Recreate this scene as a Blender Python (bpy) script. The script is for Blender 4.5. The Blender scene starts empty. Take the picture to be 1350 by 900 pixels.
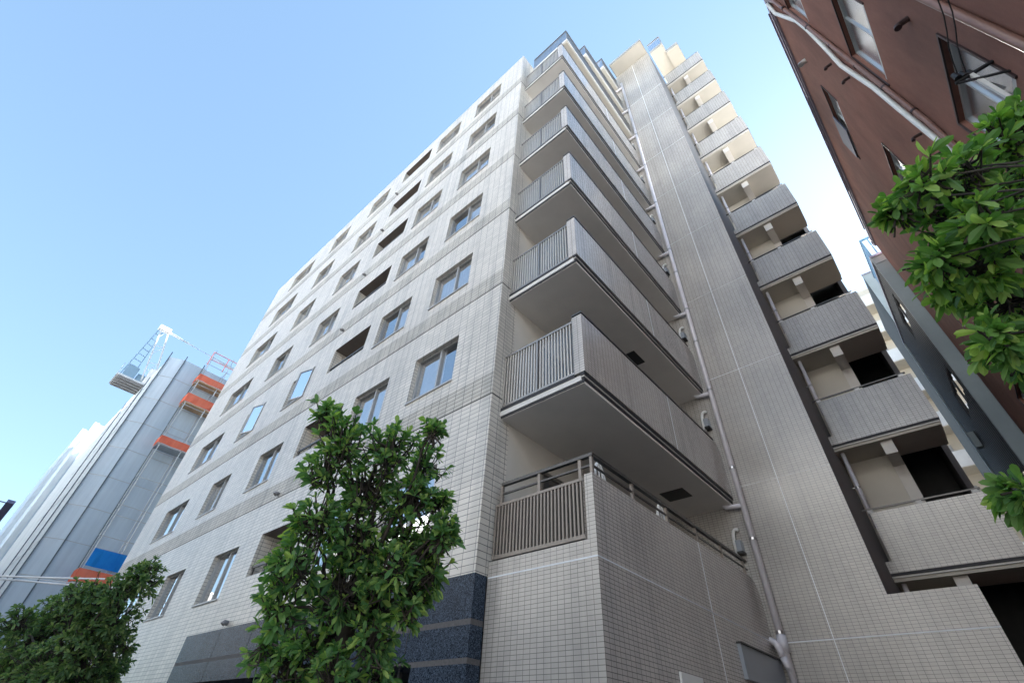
import bpy, math, random
from mathutils import Vector, Matrix
random.seed(7)
R_ = math.radians
scene = bpy.context.scene
C = scene.collection

# ------------------------------------------------------------------ camera
F_PX = 613.85                                  # focal length in pixels of a 1350 px wide frame
RIGHT = Vector((0.75053111, 0.65906736, 0.0483039))
DOWN = Vector((-0.41344919, 0.52533316, -0.74369674))
FWD = Vector((-0.51552188, 0.53819633, 0.66676975))
EYE = Vector((0, 0, 1.5))
cam_data = bpy.data.cameras.new('camera')
cam = bpy.data.objects.new('camera', cam_data); C.objects.link(cam)
M = Matrix((RIGHT, -DOWN, -FWD)).transposed().to_4x4(); M.translation = EYE
cam.matrix_world = M
cam_data.sensor_width = 36; cam_data.sensor_fit = 'HORIZONTAL'
cam_data.lens = 36 * F_PX / 1350
cam_data.clip_start = 0.05; cam_data.clip_end = 3000
scene.camera = cam

# ------------------------------------------------------------------ light
SUN_EL, SUN_AZ = 44.0, 12.0                    # azimuth from +Y towards +X
w = bpy.data.worlds.new('World'); scene.world = w; w.use_nodes = True
nt = w.node_tree; nt.nodes.clear()
sky = nt.nodes.new('ShaderNodeTexSky'); sky.sky_type = 'NISHITA'; sky.sun_disc = False
sky.sun_elevation = R_(SUN_EL); sky.sun_rotation = R_(SUN_AZ)
sky.altitude = 0; sky.air_density = 1.0; sky.dust_density = 0.2; sky.ozone_density = 1.0
bg = nt.nodes.new('ShaderNodeBackground'); bg.inputs['Strength'].default_value = 0.068
wo = nt.nodes.new('ShaderNodeOutputWorld')
tint = nt.nodes.new('ShaderNodeMixRGB'); tint.blend_type = 'MULTIPLY'; tint.inputs[0].default_value = 1; tint.inputs[2].default_value = (0.78, 0.96, 1.08, 1)
gam = nt.nodes.new('ShaderNodeGamma'); gam.inputs[1].default_value = 0.60     # compresses the sky's contrast to even it out
nt.links.new(sky.outputs[0], gam.inputs[0]); nt.links.new(gam.outputs[0], tint.inputs[1]); nt.links.new(tint.outputs[0], bg.inputs[0]); nt.links.new(bg.outputs[0], wo.inputs[0])
sd = bpy.data.lights.new('sun', 'SUN'); sd.energy = 5.0; sd.angle = R_(0.53); sd.color = (1, 0.97, 0.91)
sun = bpy.data.objects.new('sun', sd); C.objects.link(sun)
sdir = Vector((math.sin(R_(SUN_AZ)) * math.cos(R_(SUN_EL)), math.cos(R_(SUN_AZ)) * math.cos(R_(SUN_EL)), math.sin(R_(SUN_EL))))
sun.rotation_euler = sdir.to_track_quat('Z', 'Y').to_euler(); sun.location = (20, 60, 70)
scene.view_settings.view_transform = 'Standard'; scene.view_settings.look = 'None'
scene.view_settings.exposure = 3.02; scene.view_settings.gamma = 1; scene.view_settings.use_curve_mapping = False
scene.render.engine = 'CYCLES'
scene.cycles.max_bounces = 8; scene.cycles.diffuse_bounces = 5; scene.cycles.transparent_max_bounces = 12
scene.cycles.use_denoising = True
scene.cycles.caustics_reflective = False

# ------------------------------------------------------------------ materials
def nodes(name):
    m = bpy.data.materials.new(name); m.use_nodes = True
    n = m.node_tree; b = n.nodes['Principled BSDF']
    return m, n, b
def ramp(n, fac, c0, c1, p0=0.3, p1=0.7):
    r = n.nodes.new('ShaderNodeValToRGB'); r.color_ramp.elements[0].position = p0; r.color_ramp.elements[1].position = p1
    r.color_ramp.elements[0].color = (*c0, 1); r.color_ramp.elements[1].color = (*c1, 1)
    n.links.new(fac, r.inputs[0]); return r.outputs[0]
def noise(n, scale, vec=None, detail=5, rough=0.6):
    t = n.nodes.new('ShaderNodeTexNoise'); t.inputs['Scale'].default_value = scale
    t.inputs['Detail'].default_value = detail; t.inputs['Roughness'].default_value = rough
    if vec is not None: n.links.new(vec, t.inputs['Vector'])
    return t.outputs['Fac']
def pos(n):
    g = n.nodes.new('ShaderNodeNewGeometry'); return g.outputs['Position']
def mix(n, fac, a, b, mode='MIX'):
    x = n.nodes.new('ShaderNodeMixRGB'); x.blend_type = mode
    for s, v in ((0, fac), (1, a), (2, b)):
        if hasattr(v, 'default_value') or hasattr(v, 'is_linked'): n.links.new(v, x.inputs[s])
        elif s == 0: x.inputs[0].default_value = v
        else: x.inputs[s].default_value = (*v, 1)
    return x.outputs[0]
def bump(n, b, h, strength, dist=0.01):
    bp = n.nodes.new('ShaderNodeBump'); bp.inputs['Strength'].default_value = strength; bp.inputs['Distance'].default_value = dist
    n.links.new(h, bp.inputs['Height']); n.links.new(bp.outputs[0], b.inputs['Normal'])
def plain(name, col, rough=0.6, metal=0, vary=0.12, scale=3.0, bmp=0):
    m, n, b = nodes(name)
    f = noise(n, scale, pos(n))
    c0 = tuple(c * (1 - vary) for c in col); c1 = tuple(min(1, c * (1 + vary)) for c in col)
    n.links.new(ramp(n, f, c0, c1), b.inputs['Base Color'])
    b.inputs['Roughness'].default_value = rough; b.inputs['Metallic'].default_value = metal
    if bmp: bump(n, b, noise(n, 60, pos(n)), bmp, 0.004)
    return m
def tile(name, c1, c2, mortar, bw, rh, ms, offset=0.0, rough=0.35, bmp=0.5, dirt=0.12, streak=0.18, zoff=0.0, bias=0.0):
    m, n, b = nodes(name)
    p = pos(n)
    s = n.nodes.new('ShaderNodeSeparateXYZ'); n.links.new(p, s.inputs[0])
    a = n.nodes.new('ShaderNodeMath'); a.operation = 'ADD'; n.links.new(s.outputs[0], a.inputs[0]); n.links.new(s.outputs[1], a.inputs[1])
    a2 = n.nodes.new('ShaderNodeMath'); a2.operation = 'ADD'; n.links.new(a.outputs[0], a2.inputs[0]); a2.inputs[1].default_value = 200.0
    z2 = n.nodes.new('ShaderNodeMath'); z2.operation = 'ADD'; n.links.new(s.outputs[2], z2.inputs[0]); z2.inputs[1].default_value = 20.0 + zoff
    cb = n.nodes.new('ShaderNodeCombineXYZ'); n.links.new(a2.outputs[0], cb.inputs[0]); n.links.new(z2.outputs[0], cb.inputs[1])
    br = n.nodes.new('ShaderNodeTexBrick'); n.links.new(cb.outputs[0], br.inputs['Vector'])
    br.inputs['Scale'].default_value = 1; br.inputs['Brick Width'].default_value = bw; br.inputs['Row Height'].default_value = rh
    br.inputs['Mortar Size'].default_value = ms; br.inputs['Mortar Smooth'].default_value = 0.1; br.inputs['Bias'].default_value = bias
    br.offset = offset; br.squash = 1
    br.inputs['Color1'].default_value = (*c1, 1); br.inputs['Color2'].default_value = (*c2, 1); br.inputs['Mortar'].default_value = (*mortar, 1)
    col = br.outputs['Color']
    d = noise(n, 0.45, p, 6, 0.65)
    dk = ramp(n, d, (1 - dirt,) * 3, (1, 1, 1), 0.3, 0.65)
    col = mix(n, 1.0, col, dk, 'MULTIPLY')
    # rain streaks: noise stretched down the wall
    mp = n.nodes.new('ShaderNodeMapping'); mp.inputs['Scale'].default_value = (3.2, 3.2, 0.16); n.links.new(p, mp.inputs[0])
    st = noise(n, 1.3, mp.outputs[0], 4, 0.6)
    sk = ramp(n, st, (1 - streak, 1 - streak * 0.95, 1 - streak * 0.9), (1, 1, 1), 0.32, 0.52)
    col = mix(n, 1.0, col, sk, 'MULTIPLY')
    n.links.new(col, b.inputs['Base Color'])
    b.inputs['Roughness'].default_value = rough; b.inputs['Specular IOR Level'].default_value = 0.75 if rough < .4 else 0.5
    inv = n.nodes.new('ShaderNodeMath'); inv.operation = 'SUBTRACT'; inv.inputs[0].default_value = 1; n.links.new(br.outputs['Fac'], inv.inputs[1])
    bump(n, b, inv.outputs[0], bmp, 0.006)
    return m

MAT = {}
MAT['facade'] = tile('facade_tile', (0.73, 0.68, 0.61), (0.63, 0.59, 0.53), (0.10, 0.10, 0.10), 0.235, 0.0902, 0.0045, 0.0, 0.32, 0.6, 0.16, 0.20, zoff=0.022)
MAT['band'] = tile('ribbed_band_tile', (0.60, 0.565, 0.505), (0.51, 0.48, 0.43), (0.09, 0.09, 0.085), 0.235, 0.0902, 0.006, 0.0, 0.5, 1.0, 0.25, 0.30, zoff=0.022)
MAT['grid'] = tile('grid_tile', (0.62, 0.57, 0.525), (0.56, 0.515, 0.475), (0.15, 0.145, 0.14), 0.10, 0.05, 0.0035, 0.0, 0.20, 0.22, 0.18, 0.16)
MAT['grid_dimmed'] = tile('dimmed_grid_tile', (0.53, 0.495, 0.455), (0.475, 0.445, 0.41), (0.17, 0.165, 0.16), 0.10, 0.05, 0.0032, 0.0, 0.22, 0.2, 0.18, 0.16)  # same tile as the balcony sides, with shade put into its colour
MAT['sealant'] = plain('pale_sealant', (0.80, 0.83, 0.86), 0.7, 0, 0.08)
MAT['dark_joint'] = plain('dark_joint', (0.05, 0.05, 0.05), 0.8)
MAT['paint'] = plain('beige_grey_paint', (0.60, 0.57, 0.52), 0.75, 0, 0.06, 1.2, 0.08)
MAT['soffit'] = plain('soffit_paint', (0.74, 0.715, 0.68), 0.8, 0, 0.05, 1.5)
MAT['soffit_bounce'] = plain('bounce_toned_soffit', (0.47, 0.44, 0.385), 0.8, 0, 0.05, 1.5)  # warm bounced light on the upper soffits is put into this colour
MAT['return'] = plain('grey_wall_paint', (0.20, 0.195, 0.20), 0.8, 0, 0.08, 1.5)
MAT['lip'] = plain('slab_edge_paint', (0.62, 0.61, 0.59), 0.6, 0, 0.06)
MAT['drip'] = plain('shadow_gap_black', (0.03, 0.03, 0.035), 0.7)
MAT['alum'] = plain('bronze_aluminium', (0.33, 0.31, 0.29), 0.38, 0.7, 0.08, 8)
MAT['rail_bar'] = plain('champagne_aluminium_bar', (0.52, 0.49, 0.45), 0.4, 0.35, 0.06, 8)
MAT['rail_brown'] = plain('brown_aluminium_bar', (0.27, 0.235, 0.205), 0.45, 0.3, 0.06, 8)
MAT['rail_dark'] = plain('dark_bronze_rail', (0.10, 0.095, 0.09), 0.4, 0.6, 0.08, 8)
MAT['frame'] = plain('grey_window_frame', (0.42, 0.42, 0.42), 0.4, 0.3, 0.06, 8)
MAT['pvc'] = plain('grey_lilac_pvc', (0.68, 0.66, 0.70), 0.28, 0, 0.07, 5)
MAT['steel'] = plain('steel_band', (0.45, 0.45, 0.46), 0.3, 0.9, 0.05, 8)
MAT['white'] = plain('white_plastic', (0.78, 0.78, 0.76), 0.4, 0, 0.04)
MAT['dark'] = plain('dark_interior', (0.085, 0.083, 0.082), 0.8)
MAT['room'] = plain('room_wall', (0.28, 0.27, 0.25), 0.8)
MAT['beige'] = plain('beige_panel', (0.55, 0.51, 0.44), 0.7, 0, 0.04, 1.5)
MAT['column'] = plain('pale_column_paint', (0.62, 0.59, 0.55), 0.7, 0, 0.05)
MAT['black'] = plain('black_plastic', (0.02, 0.02, 0.022), 0.5)
MAT['steelpanel'] = plain('blue_grey_steel_panel', (0.30, 0.33, 0.37), 0.4, 0.2, 0.05)

def granite():
    m, n, b = nodes('polished_blue_granite'); p = pos(n)
    v = n.nodes.new('ShaderNodeTexVoronoi'); v.inputs['Scale'].default_value = 110; n.links.new(p, v.inputs['Vector'])
    c = ramp(n, v.outputs['Color'], (0.012, 0.018, 0.028), (0.11, 0.145, 0.20), 0.35, 0.85)
    f = noise(n, 3, p)
    c = mix(n, 1.0, c, ramp(n, f, (0.75, 0.75, 0.75), (1, 1, 1)), 'MULTIPLY')
    n.links.new(c, b.inputs['Base Color']); b.inputs['Roughness'].default_value = 0.24; b.inputs['Specular IOR Level'].default_value = 0.08
    return m
MAT['granite'] = granite()
MAT['granite_rough'] = plain('rough_granite_band', (0.10, 0.092, 0.09), 0.7, 0, 0.25, 40, 0.3)

def glass(name, tint=(0.85, 0.9, 0.92), ior=1.6, rough=0.015, base=0.06):
    m = bpy.data.materials.new(name); m.use_nodes = True; n = m.node_tree; n.nodes.clear()
    o = n.nodes.new('ShaderNodeOutputMaterial'); mx = n.nodes.new('ShaderNodeMixShader')
    fr = n.nodes.new('ShaderNodeFresnel'); fr.inputs['IOR'].default_value = ior
    ad = n.nodes.new('ShaderNodeMath'); ad.operation = 'ADD'; ad.use_clamp = True; ad.inputs[1].default_value = base
    n.links.new(fr.outputs[0], ad.inputs[0]); n.links.new(ad.outputs[0], mx.inputs[0])
    t = n.nodes.new('ShaderNodeBsdfTransparent'); t.inputs[0].default_value = (*tint, 1)
    g = n.nodes.new('ShaderNodeBsdfGlossy'); g.inputs['Roughness'].default_value = rough; g.inputs['Color'].default_value = (0.95, 0.97, 1, 1)
    # slight waviness of float glass
    bp = n.nodes.new('ShaderNodeBump'); bp.inputs['Strength'].default_value = 0.05; bp.inputs['Distance'].default_value = 0.02
    ns = noise(n, 1.7, pos(n), 1); n.links.new(ns, bp.inputs['Height']); n.links.new(bp.outputs[0], g.inputs['Normal'])
    n.links.new(t.outputs[0], mx.inputs[1]); n.links.new(g.outputs[0], mx.inputs[2]); n.links.new(mx.outputs[0], o.inputs[0])
    return m
MAT['glass'] = glass('window_glass', tint=(0.95, 0.97, 0.98), ior=1.9, base=0.36)
MAT['glass_blue'] = glass('blue_tinted_glass', (0.40, 0.60, 0.78), 1.6, 0.03, 0.12)
MAT['glass_dull'] = glass('dull_grey_glass', (0.80, 0.87, 0.88), 1.18, 0.22, 0.05)
MAT['frost_pale'] = glass('pale_frosted_glass', (0.80, 0.87, 0.93), 1.4, 0.2, 0.06)
MAT['frost'] = glass('frosted_glass', (0.62, 0.66, 0.70), 1.5, 0.12, 0.10)
MAT['curtain'] = plain('white_curtain', (0.88, 0.87, 0.87), 0.9, 0, 0.05, 6)

def stucco():
    m, n, b = nodes('brown_stucco'); p = pos(n)
    mp = n.nodes.new('ShaderNodeMapping'); mp.inputs['Scale'].default_value = (1, 1, 0.35); n.links.new(p, mp.inputs[0])
    f = noise(n, 1.1, mp.outputs[0], 10, 0.75)
    c = ramp(n, f, (0.195, 0.086, 0.063), (0.37, 0.185, 0.135), 0.25, 0.75)
    f2 = noise(n, 0.35, p, 6)
    c = mix(n, 1.0, c, ramp(n, f2, (0.72, 0.74, 0.76), (1.05, 1, 1), 0.35, 0.6), 'MULTIPLY')
    n.links.new(c, b.inputs['Base Color']); b.inputs['Roughness'].default_value = 0.85
    bump(n, b, noise(n, 45, p, 4), 0.35, 0.01)
    return m
MAT['stucco'] = stucco()
MAT['white_pipe'] = plain('white_painted_pipe', (0.74, 0.76, 0.75), 0.4, 0, 0.05)
MAT['brown_pipe'] = plain('brown_painted_pipe', (0.24, 0.14, 0.115), 0.4, 0, 0.12)
MAT['brown_dark'] = plain('dark_brown_frame', (0.05, 0.03, 0.03), 0.5)
MAT['flash'] = plain('lilac_grey_flashing', (0.36, 0.33, 0.40), 0.45, 0.3, 0.1)
MAT['silver'] = plain('silver_sash', (0.60, 0.63, 0.64), 0.35, 0.6, 0.05)
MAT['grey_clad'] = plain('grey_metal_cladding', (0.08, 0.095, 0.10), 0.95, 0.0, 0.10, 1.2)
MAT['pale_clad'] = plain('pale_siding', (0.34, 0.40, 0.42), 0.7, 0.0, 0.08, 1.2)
MAT['annex'] = plain('smooth_grey_blue_wall', (0.06, 0.075, 0.085), 0.95, 0, 0.12, 0.5)
MAT['white_wall'] = plain('white_wall', (0.78, 0.77, 0.74), 0.7, 0, 0.05)
MAT['mid_wall'] = plain('mid_grey_wall', (0.60, 0.60, 0.60), 0.8)
MAT['edge_grey'] = plain('grey_roof_edge', (0.30, 0.30, 0.29), 0.6)
MAT['cream_wall'] = plain('cream_wall', (0.66, 0.60, 0.50), 0.7, 0, 0.05)

def mesh_sheet(name, c0, c1, alpha=0.0, seam=1.8):
    m, n, b = nodes(name); p = pos(n)
    f = noise(n, 0.5, p, 6)
    mp = n.nodes.new('ShaderNodeMapping'); mp.inputs['Scale'].default_value = (2, 2, 0.15); n.links.new(p, mp.inputs[0])
    f2 = noise(n, 1.2, mp.outputs[0], 4)
    c = ramp(n, f, c0, c1, 0.3, 0.7)
    c = mix(n, 1.0, c, ramp(n, f2, (0.86, 0.87, 0.88), (1, 1, 1), 0.35, 0.6), 'MULTIPLY')
    n.links.new(c, b.inputs['Base Color']); b.inputs['Roughness'].default_value = 0.95; b.inputs['Specular IOR Level'].default_value = 0.08
    bump(n, b, noise(n, 1.6, p, 3), 0.10, 0.10)
    # thin woven sheet lets some light through
    tr = n.nodes.new('ShaderNodeBsdfTranslucent'); n.links.new(c, tr.inputs[0])
    mx = n.nodes.new('ShaderNodeMixShader'); mx.inputs[0].default_value = 0.3
    o = n.nodes['Material Output']; n.links.new(b.outputs[0], mx.inputs[1]); n.links.new(tr.outputs[0], mx.inputs[2]); n.links.new(mx.outputs[0], o.inputs[0])
    return m
MAT['sheet'] = mesh_sheet('grey_blue_scaffold_sheet', (0.54, 0.65, 0.76), (0.63, 0.73, 0.82))
MAT['sheet_pale'] = mesh_sheet('pale_scaffold_sheet', (0.55, 0.65, 0.74), (0.64, 0.72, 0.80))
MAT['sheet_lit'] = mesh_sheet('lit_scaffold_sheet', (0.62, 0.68, 0.72), (0.70, 0.75, 0.78))  # same sheeting, with sky glare on the street face put into its colour
MAT['orange'] = mesh_sheet('orange_safety_net', (0.80, 0.17, 0.10), (0.82, 0.27, 0.18))
MAT['blue'] = mesh_sheet('blue_tarpaulin', (0.01, 0.14, 0.55), (0.03, 0.28, 0.70))
MAT['scaf_pipe'] = plain('galvanised_pipe', (0.42, 0.45, 0.48), 0.5, 0.3, 0.1)
MAT['scaf_dark'] = plain('dark_scaffold_gap', (0.10, 0.13, 0.16), 0.7)
MAT['wood'] = plain('scaffold_boards', (0.50, 0.34, 0.20), 0.7, 0, 0.2, 6)
MAT['crane'] = plain('white_crane_paint', (0.78, 0.76, 0.74), 0.45, 0, 0.06)
MAT['crane_grey'] = plain('pale_grey_crane_steel', (0.55, 0.57, 0.58), 0.5, 0.1, 0.1)
MAT['crane_blue'] = plain('blue_grey_machinery', (0.22, 0.33, 0.42), 0.5, 0.1, 0.1)
MAT['rope'] = plain('steel_rope', (0.55, 0.60, 0.65), 0.5, 0.3)
MAT['cable'] = plain('pale_cable_sheath', (0.80, 0.80, 0.80), 0.5)
MAT['cable_dark'] = plain('black_cable_sheath', (0.03, 0.03, 0.03), 0.5)
MAT['lamp'] = plain('violet_grey_lamp_metal', (0.14, 0.14, 0.22), 0.4, 0.4)
MAT['bark'] = plain('dark_bark', (0.050, 0.042, 0.035), 0.9, 0, 0.35, 14, 0.5)
MAT['asphalt'] = plain('asphalt', (0.05, 0.05, 0.052), 0.9, 0, 0.2, 8, 0.2)
MAT['paving'] = tile('pavement_blocks', (0.32, 0.31, 0.30), (0.27, 0.26, 0.25), (0.12, 0.12, 0.12), 0.3, 0.3, 0.006)
MAT['kerb'] = plain('concrete_kerb', (0.38, 0.37, 0.36), 0.85)
MAT['mark'] = plain('road_paint', (0.78, 0.78, 0.76), 0.7)

def leaf_mat(name, dark, mid, light):
    m, n, b = nodes(name)
    oi = n.nodes.new('ShaderNodeNewGeometry')
    r = n.nodes.new('ShaderNodeValToRGB'); r.color_ramp.elements[0].color = (*dark, 1); r.color_ramp.elements[1].color = (*light, 1)
    e = r.color_ramp.elements.new(0.6); e.color = (*mid, 1)
    n.links.new(oi.outputs['Random Per Island'], r.inputs[0])
    c = r.outputs[0]
    n.links.new(c, b.inputs['Base Color']); b.inputs['Roughness'].default_value = 0.5; b.inputs['Specular IOR Level'].default_value = 0.3
    tr = n.nodes.new('ShaderNodeBsdfTranslucent')
    tc = mix(n, 1.0, c, (1.6, 1.9, 0.7), 'MULTIPLY'); n.links.new(tc, tr.inputs[0])
    mx = n.nodes.new('ShaderNodeMixShader'); mx.inputs[0].default_value = 0.36
    o = n.nodes['Material Output']; n.links.new(b.outputs[0], mx.inputs[1]); n.links.new(tr.outputs[0], mx.inputs[2]); n.links.new(mx.outputs[0], o.inputs[0])
    return m
MAT['leaf'] = leaf_mat('evergreen_leaf', (0.060, 0.145, 0.060), (0.135, 0.265, 0.095), (0.34, 0.46, 0.13))
MAT['leaf_bright'] = leaf_mat('fresh_green_leaf', (0.070, 0.165, 0.055), (0.165, 0.31, 0.085), (0.38, 0.52, 0.14))
MAT['leaf_far'] = leaf_mat('dull_green_leaf', (0.07, 0.14, 0.065), (0.13, 0.215, 0.09), (0.25, 0.32, 0.13))

# ------------------------------------------------------------------ mesh helpers
class MB:
    def __init__(s): s.v = []; s.f = []; s.mi = []; s.k = 0
    def mat(s, k): s.k = k; return s
    def face(s, *pts):
        i = len(s.v); s.v += [tuple(p) for p in pts]; s.f.append(tuple(range(i, i + len(pts)))); s.mi.append(s.k); return s
    def box(s, x0, x1, y0, y1, z0, z1):
        if x0 > x1: x0, x1 = x1, x0
        if y0 > y1: y0, y1 = y1, y0
        if z0 > z1: z0, z1 = z1, z0
        i = len(s.v)
        s.v += [(x0,y0,z0),(x1,y0,z0),(x1,y1,z0),(x0,y1,z0),(x0,y0,z1),(x1,y0,z1),(x1,y1,z1),(x0,y1,z1)]
        for q in ((0,3,2,1),(4,5,6,7),(0,1,5,4),(1,2,6,5),(2,3,7,6),(3,0,4,7)):
            s.f.append(tuple(i + a for a in q)); s.mi.append(s.k)
        return s
    def tube(s, pts, r, n=8, cap=True):
        pts = [Vector(p) for p in pts]
        rs = r if isinstance(r, (list, tuple)) else [r] * len(pts)
        rings = []; ref = None
        for a in range(len(pts)):
            t = (pts[min(a + 1, len(pts) - 1)] - pts[max(a - 1, 0)]).normalized()
            if ref is None:
                ref = Vector((0, 0, 1)) if abs(t.z) < 0.9 else Vector((1, 0, 0))
            u = (ref - t * ref.dot(t)).normalized(); ref = u; v = t.cross(u)
            i = len(s.v); rings.append(i)
            for k in range(n):
                an = 2 * math.pi * k / n
                s.v.append(tuple(pts[a] + (u * math.cos(an) + v * math.sin(an)) * rs[a]))
        for a in range(len(rings) - 1):
            for k in range(n):
                k2 = (k + 1) % n
                s.f.append((rings[a] + k, rings[a] + k2, rings[a + 1] + k2, rings[a + 1] + k)); s.mi.append(s.k)
        if cap:
            s.f.append(tuple(rings[0] + k for k in reversed(range(n)))); s.mi.append(s.k)
            s.f.append(tuple(rings[-1] + k for k in range(n))); s.mi.append(s.k)
        return s
    def beam(s, a, b, w, h=None):
        a, b = Vector(a), Vector(b); h = h or w; t = (b - a).normalized()
        ref = Vector((0, 0, 1)) if abs(t.z) < 0.95 else Vector((0, 1, 0))
        u = t.cross(ref).normalized(); v = u.cross(t)
        i = len(s.v)
        for p in (a, b):
            for su, sv in ((-1,-1),(1,-1),(1,1),(-1,1)): s.v.append(tuple(p + u * su * w / 2 + v * sv * h / 2))
        for q in ((3,2,1,0),(4,5,6,7),(0,1,5,4),(1,2,6,5),(2,3,7,6),(3,0,4,7)):
            s.f.append(tuple(i + x for x in q)); s.mi.append(s.k)
        return s
    def build(s, name, mats, parent=None, smooth=False, loc=None):
        me = bpy.data.meshes.new(name)
        off = Vector((0, 0, 0)); q = parent
        while q is not None: off += q.location; q = q.parent
        if loc is not None: off += Vector(loc)
        me.from_pydata([tuple(Vector(p) - off) for p in s.v], [], s.f)
        if not isinstance(mats, (list, tuple)): mats = [mats]
        for m in mats: me.materials.append(MAT[m] if isinstance(m, str) else m)
        me.polygons.foreach_set('material_index', s.mi)
        if smooth: me.polygons.foreach_set('use_smooth', [True] * len(me.polygons))
        me.update()
        o = bpy.data.objects.new(name, me); C.objects.link(o)
        if parent is not None: o.parent = parent
        if loc is not None: o.location = Vector(loc)
        return o
def tag(o, label=None, cat=None, group=None, kind=None):
    if label: o['label'] = label
    if cat: o['category'] = cat
    if group: o['group'] = group
    if kind: o['kind'] = kind
    return o
def empty(name, loc, label, cat, group=None):
    o = bpy.data.objects.new(name, None); C.objects.link(o); o.location = loc; o.empty_display_size = 0.3
    return tag(o, label, cat, group)
def copy_tree(o, parent=None, dz=0.0, top=True):
    c = o.copy(); C.objects.link(c)
    if parent is not None: c.parent = parent
    if top: c.location = o.location + Vector((0, 0, dz))
    for ch in list(o.children): copy_tree(ch, c, 0, False)
    return c
def at(px, py, dep):
    d = RIGHT * ((px - 675) / F_PX) + DOWN * ((py - 450) / F_PX) + FWD
    return EYE + d * dep
def bez(p0, p1, p2, n=6):
    p0, p1, p2 = Vector(p0), Vector(p1), Vector(p2)
    return [p0 * (1 - t) ** 2 + p1 * 2 * t * (1 - t) + p2 * t * t for t in [i / n for i in range(n + 1)]]
def hole_wall(mb, us, zs, holes, emit, band=None):
    """rectangular wall as cells between sorted cut lines, leaving the holes open"""
    U = sorted(set(us + [h[0] for h in holes] + [h[1] for h in holes]))
    Z = sorted(set(zs + [h[2] for h in holes] + [h[3] for h in holes]))
    for a, b in zip(U, U[1:]):
        for c, d in zip(Z, Z[1:]):
            cu, cz = (a + b) / 2, (c + d) / 2
            if any(h[0] < cu < h[1] and h[2] < cz < h[3] for h in holes): continue
            mb.mat(band(cz) if band else 0); emit(a, b, c, d)
    mb.mat(0)

# ------------------------------------------------------------------ ground
g = MB(); g.face((-800,-800,-0.02),(800,-800,-0.02),(800,800,-0.02),(-800,800,-0.02)); tag(g.build('ground', 'asphalt'), kind='structure')
g = MB(); g.box(-120, 60, -8.5, -1.2, -0.3, -0.012); tag(g.build('road', 'asphalt'), kind='structure')
g = MB(); g.box(-120, 60, -1.05, 4.55, -0.3, 0.0); tag(g.build('pavement', 'paving'), kind='structure')
g = MB(); g.box(-120, 60, -1.2, -1.05, -0.3, 0.02); tag(g.build('kerb', 'kerb'), kind='structure')
g = MB()
for i in range(20): g.box(-60 + i * 5, -57.5 + i * 5, -4.95, -4.8, -0.2, -0.006)
tag(g.build('road_marking', 'mark'), kind='structure')

# ================================================================== apartment building
H = 2.916; Z2 = 3.308; XC = -4.807; XL = -25.9; YF = 4.6; YB = 4.83; XB = -3.037; YT = 10.505; XT = -1.049; XTL = -2.95
ROOF = Z2 + 7 * H
B = empty('apartment_building', (-10, 10, 0), 'tall beige tiled apartment block with stacked balconies, side stair tower and dark granite base', 'apartment building')
cols = {'A': (-7.44, -6.0), 'B': (-9.88, -8.44), 'D': (-15.13, -13.62), 'E': (-18.70, -17.16), 'F': (-23.15, -20.80)}
holes = []
wins = []
for k in range(7):
    dz = -0.12 if k == 0 else 0.0
    for c, (x0, x1) in cols.items():
        if k == 0 and c == 'F':
            x0, x1 = -23.15, -20.8
        z0 = Z2 + k * H + 0.83 + dz; z1 = Z2 + k * H + 2.06 + dz
        holes.append((x0, x1, z0, z1)); wins.append((c, k, x0, x1, z0, z1))
    lz0 = Z2 + k * H + 1.12 + (-0.09 if k == 0 else 0); lz1 = Z2 + k * H + 2.12 + dz
    holes.append((-12.45, -10.45, lz0, lz1)); wins.append(('L', k, -12.45, -10.45, lz0, lz1))
GZ = 3.314; GX0 = -14.55
holes_all = holes + [(GX0, XC - 0.0001, 0, GZ)]
mb = MB()
zcut = [0, ROOF]
for k in range(7): zcut += [Z2 + k * H, Z2 + k * H + 0.50]
band = lambda z: 1 if z > Z2 + H and ((z - Z2) % H) < 0.50 else 0
hole_wall(mb, [XL, XC], zcut, holes_all, lambda a, b, c, d: mb.face((a, YF, c), (b, YF, c), (b, YF, d), (a, YF, d)), band)
# corner return, left end, roof
for z0, z1 in zip([GZ] + [Z2 + k * H for k in range(1, 7)], [Z2 + k * H for k in range(1, 7)] + [ROOF]):
    mb.face((XC, YF, z0), (XC, YB + .25, z0), (XC, YB + .25, z1), (XC, YF, z1))
mb.face((XL, YF, 0), (XL, YF, ROOF), (XL, 16, ROOF), (XL, 16, 0))
mb.face((XL, YF, ROOF), (XC, YF, ROOF), (XC, YF + .3, ROOF), (XL, YF + .3, ROOF))
mb.face((XL, YF + .3, ROOF), (XC, YF + .3, ROOF), (XC, YF + .3, ROOF - .9), (XL, YF + .3, ROOF - .9))
mb.face((XL, YF + .3, ROOF - .9), (XC, YF + .3, ROOF - .9), (XC, 9, ROOF - .9), (XL, 9, ROOF - .9))
mb.build('street_wall', ['facade', 'band'], B)
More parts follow.
